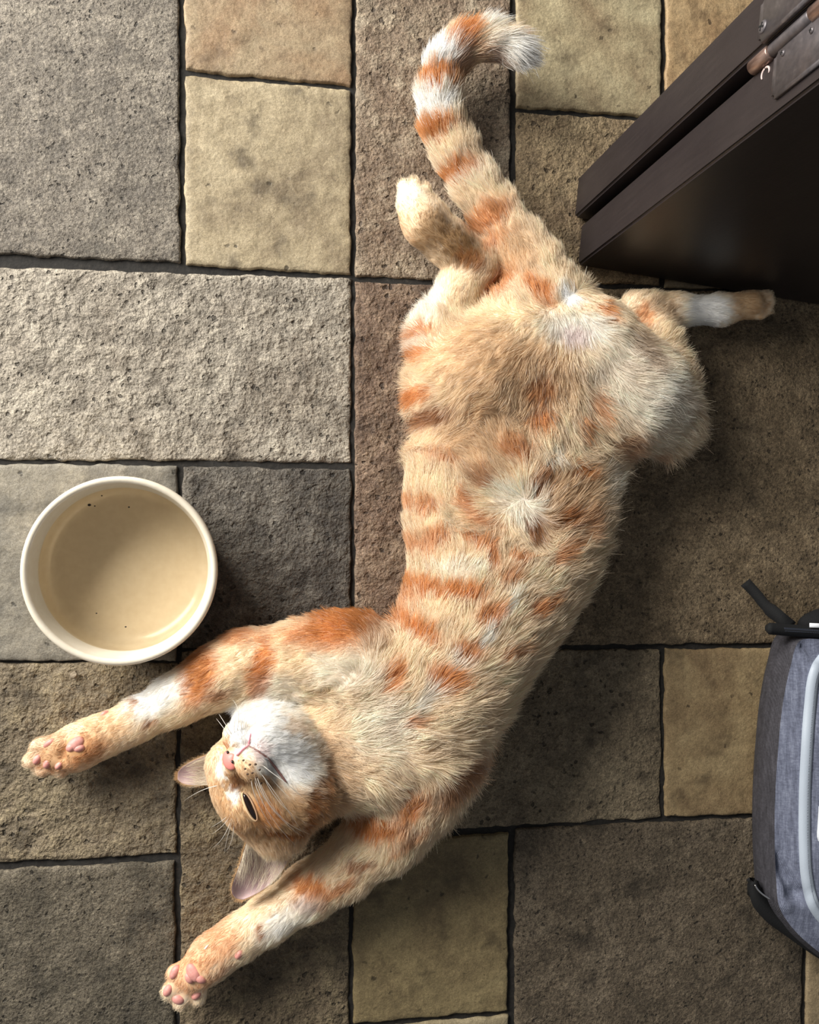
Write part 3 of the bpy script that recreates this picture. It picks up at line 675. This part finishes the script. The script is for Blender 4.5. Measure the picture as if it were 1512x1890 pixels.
for EO, W in ((near_ear, NV), (far_ear, FVv)):
    rs = []
    for _ in range(620):
        v = random.random() ** 1.6 * .55; u = random.random() ** 1.3 if EO is near_ear else 1 - random.random() ** 1.3
        i = v * 21; j = u * 14; i0, j0 = int(i), int(j)
        a = W[i0, j0]; b = W[min(i0 + 1, 21), j0]; a = a + (b - a) * (i - i0) + (W[i0, min(j0 + 1, 14)] - a) * (j - j0)
        tip = W[min(21, int(i + 4 + 6 * random.random())), max(0, min(14, int(j + random.gauss(2.5 if EO is near_ear else -2.0, 1.5))))]
        d = tip - a; l_ = .008 + .008 * random.random(); d = d / max(np.linalg.norm(d), 1e-6) * l_
        rs.append([a, a + d * .35 + (0, 0, l_ * .25), a + d * .7 + (0, 0, l_ * .35), a + d + (0, 0, l_ * .35)])
    hairs('ear_hair', rs, EO, .00007, pale_hair)
    rs = []
    rim = list(W[:, 0]) + list(W[-1]) + list(W[::-1, -1]); cm = W.mean((0, 1))
    for _ in range(900):
        k = random.random() * (len(rim) - 1); k0 = int(k); a = rim[k0] + (rim[k0 + 1] - rim[k0]) * (k - k0)
        d = a - cm; d[2] = 0; d = d / np.linalg.norm(d) * .002 + np.array((random.gauss(0, .0006), random.gauss(0, .0006), .0004)); a = a - (0, 0, .0006)
        rs.append([a, a + d * .35, a + d * .7, a + d])
    hairs('ear_edge_hair', rs, EO, .00006, earback_m)
# whiskers
whisk_m = plain('whisker', (246, 240, 228), .35)
def whisker(pts, z_end, r=.00022):
    a = hit(*pts[0])[0]; n = len(pts); out = []
    for i, q in enumerate(pts):
        t = i / (n - 1); z = a[2] + .004 * math.sin(math.pi * t) + (z_end - a[2]) * t; out.append(P(q[0], q[1], z))
    out[0] = a; sm = []
    V = np.array(out); tt = np.linspace(0, 2, 9)
    for t in tt:                          # quadratic through three points
        l0 = (t - 1) * (t - 2) / 2; l1 = -t * (t - 2); l2 = t * (t - 1) / 2; sm.append(V[0] * l0 + V[1] * l1 + V[2] * l2)
    tube('whisker', sm, [r * (1 - .8 * i / 8) for i in range(9)], whisk_m, cat, 5)
for pts, z in [([(468, 1425), (500, 1490), (560, 1545)], .085), ([(474, 1432), (510, 1500), (572, 1540)], .088), ([(480, 1425), (520, 1480), (556, 1532)], .09), ([(486, 1432), (525, 1490), (580, 1525)], .086),
               ([(464, 1440), (480, 1490), (520, 1552)], .08), ([(492, 1420), (540, 1455), (585, 1500)], .09), ([(470, 1440), (496, 1500), (545, 1560)], .082), ([(484, 1412), (530, 1448), (570, 1480)], .095), ([(478, 1440), (505, 1490), (540, 1530)], .088), ([(494, 1428), (532, 1470), (562, 1490)], .092),
               ([(433, 1352), (436, 1320), (452, 1292)], .09), ([(438, 1348), (440, 1315), (430, 1292)], .09), ([(446, 1346), (452, 1318), (476, 1304)], .09), ([(428, 1356), (412, 1330), (404, 1318)], .085), ([(452, 1344), (458, 1325), (470, 1312)], .09), ([(423, 1358), (410, 1340), (399, 1326)], .085), ([(450, 1346), (456, 1316), (482, 1302)], .085),
               ([(425, 1505), (410, 1525), (390, 1540)], .05), ([(428, 1510), (412, 1545), (392, 1565)], .05), ([(430, 1512), (420, 1545), (413, 1580)], .05), ([(432, 1512), (428, 1550), (416, 1572)], .05), ([(402, 1450), (370, 1460), (340, 1478)], .04), ([(424, 1503), (408, 1516), (388, 1528)], .05)]:
    whisker(pts, z)
wd_m = plain('whisker_root', (84, 62, 44), .6)
for a, b in [(452, 1405), (462, 1412), (455, 1418), (466, 1424), (472, 1431), (458, 1426), (470, 1412), (480, 1440), (463, 1434), (476, 1420)]:
    h_, n_ = hit(a, b); blob('whisker_spot', h_ + n_ * .0022, frame_from(n_, (1, 0, 0)), (.0009, .0007, .0005), wd_m, cat, 8, 6)
# pads of the upturned fore paws
def pad(px, py, rx, ry, rot, rise=.0016, mat=None, name='paw_pad'):
    h_, n_ = hit(px, py); a = math.radians(rot); s_ = scale_at(h_[2])
    blob(name, h_ - n_ * .0008, frame_from(n_ + np.array((0, 0, .6)), (math.cos(a), -math.sin(a), 0)), (rx * s_, ry * s_, rise * 1.8), mat or pink, cat, 16, 10)
for a in [(139, 1373, 17, 11, -35), (131, 1379, 10, 8, -30), (146, 1381, 10, 7, -10), (68, 1402, 10, 7, -60), (86, 1411, 10, 7, -60), (108, 1414, 9, 6, -50), (90, 1371, 12, 6, -30), (193, 1317, 9, 5, -30),
          (356, 1796, 18, 12, 50), (349, 1806, 11, 8, 60), (370, 1808, 11, 8, 30), (322, 1794, 13, 8, -60), (309, 1828, 11, 8, -60), (328, 1845, 12, 9, 20), (362, 1838, 10, 7, -40), (441, 1762, 7, 10, 30)]:
    pad(*a)
pad(381, 1748, 6, 3, -50, .0012, claw_m, 'claw')
print('cat done', time.time() - T0)

# ------------------------------------------------------------------ bowl of water
def lathe(prof, n=96):
    V = []; F = []; m = len(prof)
    for k in range(n):
        a = 2 * math.pi * k / n
        for r, z in prof: V.append((r * math.cos(a), r * math.sin(a), z))
    for k in range(n):
        for i in range(m - 1):
            F.append((k * m + i, ((k + 1) % n) * m + i, ((k + 1) % n) * m + i + 1, k * m + i + 1))
    return V, F
RZ = .052
bc = (P(38, 1054, RZ) + P(404, 1054, RZ)) / 2; bc = (bc + (P(220, 878, RZ) + P(220, 1230, RZ)) / 2) / 2
BR = (np.linalg.norm(P(38, 1054, RZ) - P(404, 1054, RZ)) + np.linalg.norm(P(220, 878, RZ) - P(220, 1230, RZ))) / 4
prof = [(.0001, .0035), (.050, .0035), (.052, .001), (.054, 0.0), (.0565, .001), (.0585, .006), (BR - .0052, RZ - .018), (BR - .0022, RZ - .008)]
for a in np.linspace(-60, 180, 14):
    prof.append((BR - .0024 + .0024 * math.cos(math.radians(a)), RZ - .0024 + .0026 * math.sin(math.radians(a))))
prof += [(BR - .0056, RZ - .008), (BR - .0072, RZ - .018), (.0575, .016), (.054, .009), (.048, .0062), (.030, .0056), (.0001, .0055)]
V, F = lathe(prof); 
bm_ = NT('bowl_glaze'); 
bm_.color(bm_.ramp(bm_.noise(160, 4), [(.3, rgba((226, 214, 192))), (.7, rgba((234, 224, 204)))])); bm_.b.inputs['Roughness'].default_value = .28; bm_.b.inputs['Coat Weight'].default_value = .3
bowl = link('water_bowl', mesh('water_bowl', V, F), bm_.m); bowl.location = (bc[0], bc[1], 0)
tag(bowl, 'round cream ceramic pet bowl beside the cat\'s outstretched foreleg', 'bowl')
wr = .0605; wz = .030
V, F = lathe([(.0001, wz), (.03, wz), (wr - .002, wz), (wr - .0004, wz + .0006)], 72)
wm = NT('water'); fr = wm.n('ShaderNodeFresnel'); fr.inputs['IOR'].default_value = 1.33
tb = wm.n('ShaderNodeBsdfTransparent'); tb.inputs['Color'].default_value = (.88, .82, .72, 1); gl = wm.n('ShaderNodeBsdfGlossy'); gl.inputs['Roughness'].default_value = .02
mx = wm.n('ShaderNodeMixShader'); wm.l(fr.outputs[0], mx.inputs[0]); wm.l(tb.outputs[0], mx.inputs[1]); wm.l(gl.outputs[0], mx.inputs[2]); wm.l(mx.outputs[0], wm.out.inputs['Surface'])
water = link('water', mesh('water', V, F), wm.m); water.location = (bc[0], bc[1], 0)
tag(water, 'clear water filling the cream bowl, with tiny specks in it', 'water')
speck_m = plain('speck', (42, 34, 28), .8)
for a, b, r in [(165, 932, .0010), (175, 934, .0005), (238, 936, .0006), (232, 1157, .0006), (178, 1132, .0005), (188, 915, .0005)]:
    q = P(a, b, wz + .0004) - np.array((bc[0], bc[1], 0)); bm = bmesh.new(); bmesh.ops.create_icosphere(bm, subdivisions=1, radius=r)
    for v in bm.verts: v.co = Vector((v.co.x * 1.3, v.co.y, v.co.z * .6)) + Vector(q)
    o = link('speck', bm_mesh('speck', bm), speck_m); o.parent = water
# stone chip lying on the tile under the bowl
bm = bmesh.new(); bmesh.ops.create_icosphere(bm, subdivisions=2, radius=.0026)
for v in bm.verts:
    v.co *= 1 + .45 * noise.noise(v.co * 700); v.co.z = max(v.co.z * .7, -.0012); v.co += Vector(P(137, 1246, .0011))
tag(link('stone_chip', bm_mesh('stone_chip', bm), plain('chip', (142, 128, 108), .9), None, False), 'tiny stone chip lying on the tile just below the bowl', 'chip')

# ------------------------------------------------------------------ dark folding door
door = empty('door_1', tuple(P(1068, 405, 0)))
tag(door, 'dark brown folding door, two panels folded together with a steel hinge', kind='structure')
def door_mat(name, c0, c1):
    m = NT(name); g = m.noise(26, 5, .6, stretch=(1, 1, 1)); s = m.noise(60, 4, .6, stretch=(8, 8, .6))
    m.color(m.mix(.5, m.ramp(g, [(.3, rgba(c0)), (.7, rgba(c1))]), m.ramp(s, [(.3, rgba(c0)), (.7, rgba(c1))]))); m.b.inputs['Roughness'].default_value = .40; m.b.inputs['Specular IOR Level'].default_value = .32
    m.bump(m.math('ADD', m.noise(700, 3), s), .12, .0006); return m.m
dm = door_mat('dark_brown_paint', (34, 29, 30), (46, 40, 40))
gapm = plain('door_gap', (10, 9, 9), .9)
d0, d1 = P(1066, 490, .001), P(1512, 563, .001)
ux = d1 - d0; ux /= np.linalg.norm(ux); uy = np.array((-ux[1], ux[0], 0))
wid = float((P(1067, 322, .006) - d0) @ uy)
sk = float((P(1067, 322, .006) - d0) @ ux)     # far panel's offset along the face
gap = .0045; th = (wid - gap) / 2
def door_panel(y0, y1, x0):
    bm = bmesh.new(); bmesh.ops.create_cube(bm, size=1)
    for v in bm.verts:
        v.co = Vector(d0 + ux * (x0 + (v.co.x + .5) * .42) + uy * (y0 + (v.co.y + .5) * (y1 - y0))) + Vector((0, 0, (v.co.z + .5) * 1.95))
    bmesh.ops.bevel(bm, geom=bm.edges[:], offset=.0016, segments=3, affect='EDGES')
    return link('door_panel', bm_mesh('door_panel', bm), dm, door, False)
door_panel(0, th, 0); door_panel(th + gap, wid, sk * .75)
bm = bmesh.new(); bmesh.ops.create_cube(bm, size=1)
for v in bm.verts: v.co = Vector(d0 + ux * (.03 + (v.co.x + .5) * .35) + uy * (th + .0002 + (v.co.y + .5) * (gap - .0004))) + Vector((0, 0, .004 + (v.co.z + .5) * 1.9))
link('gap_fill', bm_mesh('gap_fill', bm), gapm, door, False)  # near-black filler set back in the slit between the panels
# hinge on the panel edges (edge face normal = -ux)
steel = NT('worn_steel'); steel.color(steel.ramp(steel.noise(240, 4), [(.3, rgba((84, 80, 82))), (.62, rgba((104, 98, 99))), (.85, rgba((140, 132, 130)))])); steel.b.inputs['Metallic'].default_value = .35; steel.b.inputs['Roughness'].default_value = .42; steel = steel.m
bronze = NT('rubbed_knuckle'); bronze.color(bronze.ramp(bronze.noise(200, 4, stretch=(1, 1, .2)), [(.35, rgba((112, 88, 78))), (.6, rgba((176, 150, 138))), (.8, rgba((214, 196, 186)))])); bronze.b.inputs['Metallic'].default_value = .7; bronze.b.inputs['Roughness'].default_value = .35; bronze = bronze.m
def z_on(px, py, base):                          # height of the point above `base` seen at that pixel
    zs = np.linspace(0, .6, 1201); best = 9e9; bz = 0
    for z in zs:
        q = P(px, py, z); d = np.linalg.norm(q[:2] - base[:2])
        if d < best: best, bz = d, z
    return bz
def edge_pt(y, z, out=0.0, x0=0.0): return d0 + ux * (x0 - out) + uy * y + np.array((0, 0, z))
slit = edge_pt(th + gap / 2, 0)
zk = z_on(1386, 120, slit)                       # lower end of the barrel
print('hinge z', zk, 'wid', wid, 'skew', sk)
hinge = empty('hinge', tuple(edge_pt(th, zk))); hinge.parent = door; hinge.matrix_parent_inverse = Matrix.Translation(door.location).inverted()
def hp_link(name, me, mat): 
    o = link(name, me, mat); o.parent = hinge; o.matrix_parent_inverse = (Matrix.Translation(door.location) @ Matrix.Translation(door.location).inverted() @ Matrix.Translation(hinge.location)).inverted(); return o
def knuckle(za, zb, r, mat, name='knuckle'):
    V = []; F = []; n = 20; prof = [(0.0002, za), (r * .86, za), (r, za + .0006), (r, zb - .0006), (r * .86, zb), (.0002, zb)]
    c = edge_pt(th + gap / 2, 0, .0012)
    for k in range(n):
        a = 2 * math.pi * k / n
        for rr_, z in prof: V.append(c + ux * (rr_ * math.cos(a)) + uy * (rr_ * math.sin(a)) + np.array((0, 0, z)))
    m = len(prof)
    for k in range(n):
        for i in range(m - 1): F.append((k * m + i, ((k + 1) % n) * m + i, ((k + 1) % n) * m + i + 1, k * m + i + 1))
    return hp_link(name, mesh(name, V, F), mat)
K = .019
knuckle(zk, zk + K * .9, .0042, bronze); knuckle(zk + K * .92, zk + K * 2.6, .0036, steel, 'hinge_pin'); knuckle(zk + K * 2.62, zk + K * 3.5, .0042, bronze)
def leaf(y0, y1, za, zb, name='leaf', x0=0.0):
    bm = bmesh.new(); bmesh.ops.create_cube(bm, size=1)
    for v in bm.verts: v.co = Vector(edge_pt(y0 + (v.co.y + .5) * (y1 - y0), za + (v.co.z + .5) * (zb - za), (.5 - v.co.x) * .0020 - .0002, x0))
    bmesh.ops.bevel(bm, geom=[e for e in bm.edges if abs((e.verts[1].co - e.verts[0].co).normalized() @ Vector(ux)) > .9], offset=.003, segments=3, affect='EDGES')
    return hp_link(name, bm_mesh(name, bm), steel)
def screw(px, py, mat=steel, r=.0034, x0=0.0):
    y = None; best = 9e9
    for yy in np.linspace(0, wid, 61):
        for z in np.linspace(.1, .5, 161):
            q = edge_pt(yy, z, .0016, x0); d = ray(px, py); v = q - CAM; e = np.linalg.norm(v - d * (v @ d) / (d @ d))
            if e < best: best, y, zz = e, yy, z
    R = np.stack([uy, np.array((0, 0, 1.)), -ux], 1)
    s = blob('screw', edge_pt(y, zz, .0018, x0), R, (r, r, .0012), mat, hinge, 18, 8); s.matrix_parent_inverse = Matrix.Translation(hinge.location).inverted()
    for a in (.4, .4 + math.pi / 2):
        bm = bmesh.new(); bmesh.ops.create_cube(bm, size=1)
        for v in bm.verts:
            q = np.array((v.co.x * r * 1.2, v.co.y * r * .28, v.co.z * .0004 + .0011)); q = np.array((q[0] * math.cos(a) - q[1] * math.sin(a), q[0] * math.sin(a) + q[1] * math.cos(a), q[2]))
            v.co = Vector(edge_pt(y, zz, .0018, x0) + R @ q)
        link('screw_slot', bm_mesh('screw_slot', bm), gapm, s, False).matrix_parent_inverse = Matrix.Identity(4)
    return y, zz
leaf(th * .22, th - .0005, zk + .020, zk + K * 3.6); leaf(th + gap + .0005, wid - th * .25, zk + .014, zk + K * 3.6, x0=sk * .75)
print('screws', screw(1410, 48, x0=sk * .75), screw(1446, 100, r=.0016), screw(1498, 56, r=.0016))
# rubbed ring mark on the near panel
yy, zz = None, None
best = 9e9
for y in np.linspace(0, th, 41):
    for z in np.linspace(.1, .4, 121):
        q = edge_pt(y, z); d = ray(1413, 136); v = q - CAM; e = np.linalg.norm(v - d * (v @ d) / (d @ d))
        if e < best: best, yy, zz = e, y, z
pp = [edge_pt(yy + .0030 * math.cos(a), zz + .0034 * math.sin(a), .0002) for a in np.linspace(-2.2, 2.0, 16)]
tube('scuff_mark', pp, [.0004 + .0003 * math.sin(i / 15 * 3.1) for i in range(16)], plain('scuff', (196, 176, 170), .6), door, 6)

# ------------------------------------------------------------------ grey bag
bag = empty('carrier_bag', tuple(P(1600, 1450, 0)))
tag(bag, 'grey heather fabric bag with pale reflective piping and black trim', 'bag')
def fabric(name, c0, c1, c2):
    m = NT(name); a = m.noise(240, 5, .75, stretch=(1.6, .22, 1)); b = m.noise(500, 4, .7, stretch=(.4, 1.5, 1))
    f = m.math('ADD', m.math('MULTIPLY', a, .62), m.math('MULTIPLY', b, .38))
    m.color(m.ramp(f, [(.36, rgba(c0)), (.5, rgba(c1)), (.66, rgba(c2))])); m.b.inputs['Roughness'].default_value = .85
    wv = m.n('ShaderNodeTexWave'); wv.inputs['Scale'].default_value = 420; m.l(m.pos(), wv.inputs['Vector'])
    m.bump(m.math('ADD', f, wv.outputs['Fac']), .35, .0006); return m.m
top_m = fabric('heather_fabric', (82, 86, 102), (110, 115, 134), (146, 152, 170)); side_m = fabric('dark_fabric', (44, 42, 46), (60, 58, 63), (80, 78, 84))
black_m = plain('black_webbing', (11, 11, 12), .85, bump=(900, .5, .0006)); refl_m = plain('reflective_piping', (178, 188, 200), .5, bump=(600, .2, .0004))
BO = [(1432, 1168), (1412, 1220), (1398, 1290), (1390, 1370), (1385, 1450), (1384, 1530), (1387, 1600), (1393, 1648), (1420, 1690), (1462, 1728), (1512, 1762), (1580, 1792), (1680, 1800), (1800, 1770), (1850, 1650), (1860, 1450), (1850, 1260), (1790, 1180), (1680, 1166), (1560, 1164), (1490, 1165)]
def spline(pts, n):
    pts = np.array(pts, float); m = len(pts); out = []
    for i in range(m):
        p0, p1, p2, p3 = pts[i - 1], pts[i], pts[(i + 1) % m], pts[(i + 2) % m]
        for t in np.arange(n) / n: out.append(.5 * ((2 * p1) + (p2 - p0) * t + (2 * p0 - 5 * p1 + 4 * p2 - p3) * t * t + (3 * p1 - p0 - 3 * p2 + p3) * t ** 3))
    return np.array(out)
ring = np.array([P(a, b, 0) for a, b in spline(BO, 5)]); rc = ring.mean(0)
NR = len(ring)
d_ = np.roll(ring, -1, 0) - np.roll(ring, 1, 0); nrm_in = np.stack([d_[:, 1], -d_[:, 0], np.zeros(NR)], 1); nrm_in /= np.linalg.norm(nrm_in, axis=1)[:, None]
if ((rc - ring) * nrm_in).sum() < 0: nrm_in = -nrm_in
def lev(ins, z, wob=0):
    q = ring + nrm_in * ins; q[:, 2] = z
    if wob: q[:, 2] += [wob * noise.noise(Vector((p[0] * 55, p[1] * 55, 1))) for p in ring]
    return q
def loft(name, levels, mat, parent, sel=None, cap=False):
    V = np.concatenate(levels); F = []
    for k in range(len(levels) - 1):
        for i in range(NR):
            if sel is None or sel(i): F.append((k * NR + i, k * NR + (i + 1) % NR, (k + 1) * NR + (i + 1) % NR, (k + 1) * NR + i))
    if cap: F.append(tuple((len(levels) - 1) * NR + i for i in range(NR)))
    bm = bmesh.new(); bm.from_mesh(mesh(name, V, F)); bmesh.ops.delete(bm, geom=[v for v in bm.verts if not v.link_faces], context='VERTS'); bmesh.ops.recalc_face_normals(bm, faces=bm.faces)
    return link(name, bm_mesh(name, bm), mat, parent)
TOPZ = .030
loft('side_panel', [lev(.002, .0004), lev(-.0004, .006), lev(-.001, .016), lev(.0006, .025), lev(.003, TOPZ)], side_m, bag)
# top panel rises into a soft pillow
lv = [lev(.003, TOPZ)]
CREASE = [(P(1432, 1588, .03), P(1468, 1650, .03), .0050, -.006), (P(1425, 1600, .03), P(1446, 1672, .03), .0040, .004), (P(1478, 1188, .03), P(1508, 1222, .03), .0030, -.0035), (P(1450, 1650, .03), P(1476, 1640, .03), .004, -.003)]
for s in np.linspace(.03, 1, 44):
    q = ring * (1 - s * .97) + rc * (s * .97) + nrm_in * .003 * (1 - s); z = TOPZ + .020 * math.sin(min(1, s * 1.3) * math.pi / 2)
    q[:, 2] = [z + .0022 * s ** .5 * (1 - s) * 3 * noise.noise(Vector((p[0] * 38, p[1] * 38, 4))) for p in q]
    for ca0, cb0, wdt, dep in CREASE:
        ab = (cb0 - ca0)[:2]; tq = np.clip(((q[:, :2] - ca0[:2]) @ ab) / (ab @ ab), 0, 1); dq = np.linalg.norm(q[:, :2] - ca0[:2] - tq[:, None] * ab, axis=1)
        q[:, 2] += dep * np.exp(-(dq / wdt) ** 2)
    lv.append(q)
loft('top_panel', lv, top_m, bag, None, True)
bag_bvh = BVHTree.FromPolygons([tuple(map(float, p)) for l_ in lv for p in l_], [(k * NR + i, k * NR + (i + 1) % NR, (k + 1) * NR + (i + 1) % NR, (k + 1) * NR + i) for k in range(len(lv) - 1) for i in range(NR)])
def bhit(px, py, lift=0.0):
    d = Vector(ray(px, py)).normalized(); loc, nr, _, _ = bag_bvh.ray_cast(Vector(CAM), d)
    if loc is None: return P(px, py, TOPZ + lift)
    return np.array(loc) + np.array((0, 0, lift))
def ribbon(name, cen, half, mat, parent, lift, fn=bhit, thick=.0012):
    """flat band along pixel path draped on the bag; half = half width in px"""
    c = np.array(cen, float); t = np.gradient(c, axis=0); t /= np.linalg.norm(t, axis=1)[:, None]; nn = np.stack([-t[:, 1], t[:, 0]], 1)
    hw = np.full(len(c), half) if np.isscalar(half) else np.array(half); V = []; F = []
    for i in range(len(c)):
        for s in (-1, 0, 1):
            q = c[i] + nn[i] * hw[i] * s; V.append(fn(q[0], q[1], lift + (thick * .4 if s == 0 else 0)))
    for i in range(len(c) - 1):
        for s in (0, 1): F.append((i * 3 + s, i * 3 + s + 1, (i + 1) * 3 + s + 1, (i + 1) * 3 + s))
    me = mesh(name, V, F); bm = bmesh.new(); bm.from_mesh(me); bmesh.ops.recalc_face_normals(bm, faces=bm.faces)
    if sum(f.normal.z for f in bm.faces) < 0: bmesh.ops.reverse_faces(bm, faces=bm.faces)
    bm.to_mesh(me); bm.free()
    o = link(name, me, mat, parent); md = o.modifiers.new('thick', 'SOLIDIFY'); md.thickness = thick; md.offset = -1; return o
def cr(pts, n=6):
    pts = [np.array(p, float) for p in pts]; pts = [2 * pts[0] - pts[1]] + pts + [2 * pts[-1] - pts[-2]]; out = []
    for i in range(1, len(pts) - 2):
        p0, p1, p2, p3 = pts[i - 1:i + 3]
        for t in np.arange(n) / n: out.append(.5 * ((2 * p1) + (p2 - p0) * t + (2 * p0 - 5 * p1 + 4 * p2 - p3) * t * t + (3 * p1 - p0 - 3 * p2 + p3) * t ** 3))
    return out + [pts[-2]]
pip = cr([(1640, 1150 + 60), (1560, 1195), (1522, 1212), (1502, 1245), (1494, 1300), (1488, 1380), (1484, 1470), (1484, 1560), (1488, 1620), (1500, 1668), (1530, 1705), (1580, 1730), (1640, 1735)])
pipe_o = ribbon('reflective_piping', pip, 11, refl_m, bag, .0012)
st_m = plain('stitch', (150, 158, 170), .8)
pp = np.array(pip); tt = np.gradient(pp, axis=0); tt /= np.linalg.norm(tt, axis=1)[:, None]
SV, SF = [], []
for k in range(0, len(pp) - 1):
    for u_ in (0.1, .4, .7):
        q = pp[k] + (pp[k + 1] - pp[k]) * u_ + np.array((-tt[k][1], tt[k][0])) * -3.5; q2 = q + tt[k] * 2.6; nq = np.array((-tt[k][1], tt[k][0])) * .7; b0 = len(SV)
        for w_ in (q - nq, q + nq, q2 + nq, q2 - nq): SV.append(bhit(w_[0], w_[1], .0021))
        SF.append((b0, b0 + 1, b0 + 2, b0 + 3))
sto = link('stitching', mesh('stitching', SV, SF), st_m, pipe_o, False); sto['kind'] = 'stuff'
zb = cr([(1420, 1160), (1455, 1163), (1490, 1165), (1540, 1168), (1620, 1170)], 5)
ribbon('zipper_tape', zb, 11, black_m, bag, .003, lambda a, b, l: P(a, b, .028 + l), .006)
def teeth(cen, n, name, parent):
    V = []; F = []; c = np.array(cen)
    for k in range(n):
        i = k / n * (len(c) - 1); i0 = int(i); q = c[i0] + (c[i0 + 1] - c[i0]) * (i - i0)
        o3 = P(q[0], q[1] - 2 + 2.2 * (k % 2), .0325); s = .0005
        b0 = len(V)
        for dx, dy, dz in ((-1, -2, 0), (1, -2, 0), (1, 2, 0), (-1, 2, 0), (-1, -2, 1), (1, -2, 1), (1, 2, 1), (-1, 2, 1)): V.append(o3 + np.array((dx * s * .7, dy * s, dz * s * 1.4)))
        F += [tuple(b0 + j for j in f) for f in ((4, 5, 6, 7), (0, 1, 5, 4), (1, 2, 6, 5), (2, 3, 7, 6), (3, 0, 4, 7))]
    o = link(name, mesh(name, V, F), plain('zip_teeth', (70, 74, 84), .35, .3), parent, False); o['kind'] = 'stuff'
teeth(zb[4:], 90, 'zipper_teeth', bag)
# black mesh pocket above the zipper
bm = bmesh.new(); bmesh.ops.create_uvsphere(bm, u_segments=40, v_segments=20, radius=1)
c0 = P(1590, 1150, .014)
for v in bm.verts:
    v.co = Vector(c0 + np.array((v.co.x * .058, v.co.y * .017, max(v.co.z, -.95) * .0145)))
link('end_pocket', bm_mesh('end_pocket', bm), plain('black_mesh', (16, 16, 18), .8, bump=(1400, .8, .001)), bag)
# zip pull strap pointing up-left
ribbon('zip_pull', cr([(1376, 1075), (1396, 1097), (1415, 1120), (1440, 1140), (1462, 1158)], 4), [9.5] * 9 + [12] * 8, black_m, bag, 0, lambda a, b, l: P(a, b, .012 + .018 * max(0, min(1, (a - 1376) / 70))), .0028)
# black binding along the lower corner, corner loop and ring
bind = cr([(1391, 1628), (1400, 1660), (1425, 1690), (1455, 1712), (1490, 1737), (1530, 1762), (1600, 1790)], 5)
ribbon('base_binding', bind, [9, 10, 11, 12, 13, 14] + [15] * (len(bind) - 6), black_m, bag, 0, lambda a, b, l: P(a, b, .020 + l), .010)
bm = bmesh.new(); bmesh.ops.create_cube(bm, size=1)
for v in bm.verts: v.co = Vector(P(1393, 1645, .012) + np.array((v.co.x * .007, v.co.y * .013, v.co.z * .014)))
bmesh.ops.bevel(bm, geom=bm.edges[:], offset=.002, segments=3, affect='EDGES'); link('corner_loop', bm_mesh('corner_loop', bm), black_m, bag)
pp = [P(1394 + 0.5 * t * t + 1.2 * t, 1633 + 4.2 * t, .031) for t in np.linspace(0, 6.3, 14)]
tube('metal_ring', pp, [.0007] * 14, plain('chrome', (226, 224, 220), .18, 1.0), bag, 8)
ribbon('drain_strap', cr([(1486, 1735), (1500, 1748), (1530, 1768), (1570, 1788)], 4), 6, plain('grey_strap', (110, 104, 100), .8), bag, 0, lambda a, b, l: P(a, b, .006), .003)
ribbon('printed_mark', cr([(1516, 1488), (1514, 1520), (1514, 1548), (1530, 1552)], 4), 6, plain('white_print', (222, 226, 230), .6), bag, .0010, bhit, .0006)
ribbon('side_label', [(1495, 1154), (1520, 1155), (1550, 1156)], 4, plain('label_white', (226, 228, 232), .6), bag, 0, lambda a, b, l: P(a, b, .0335), .0006)
print('all', time.time() - T0)
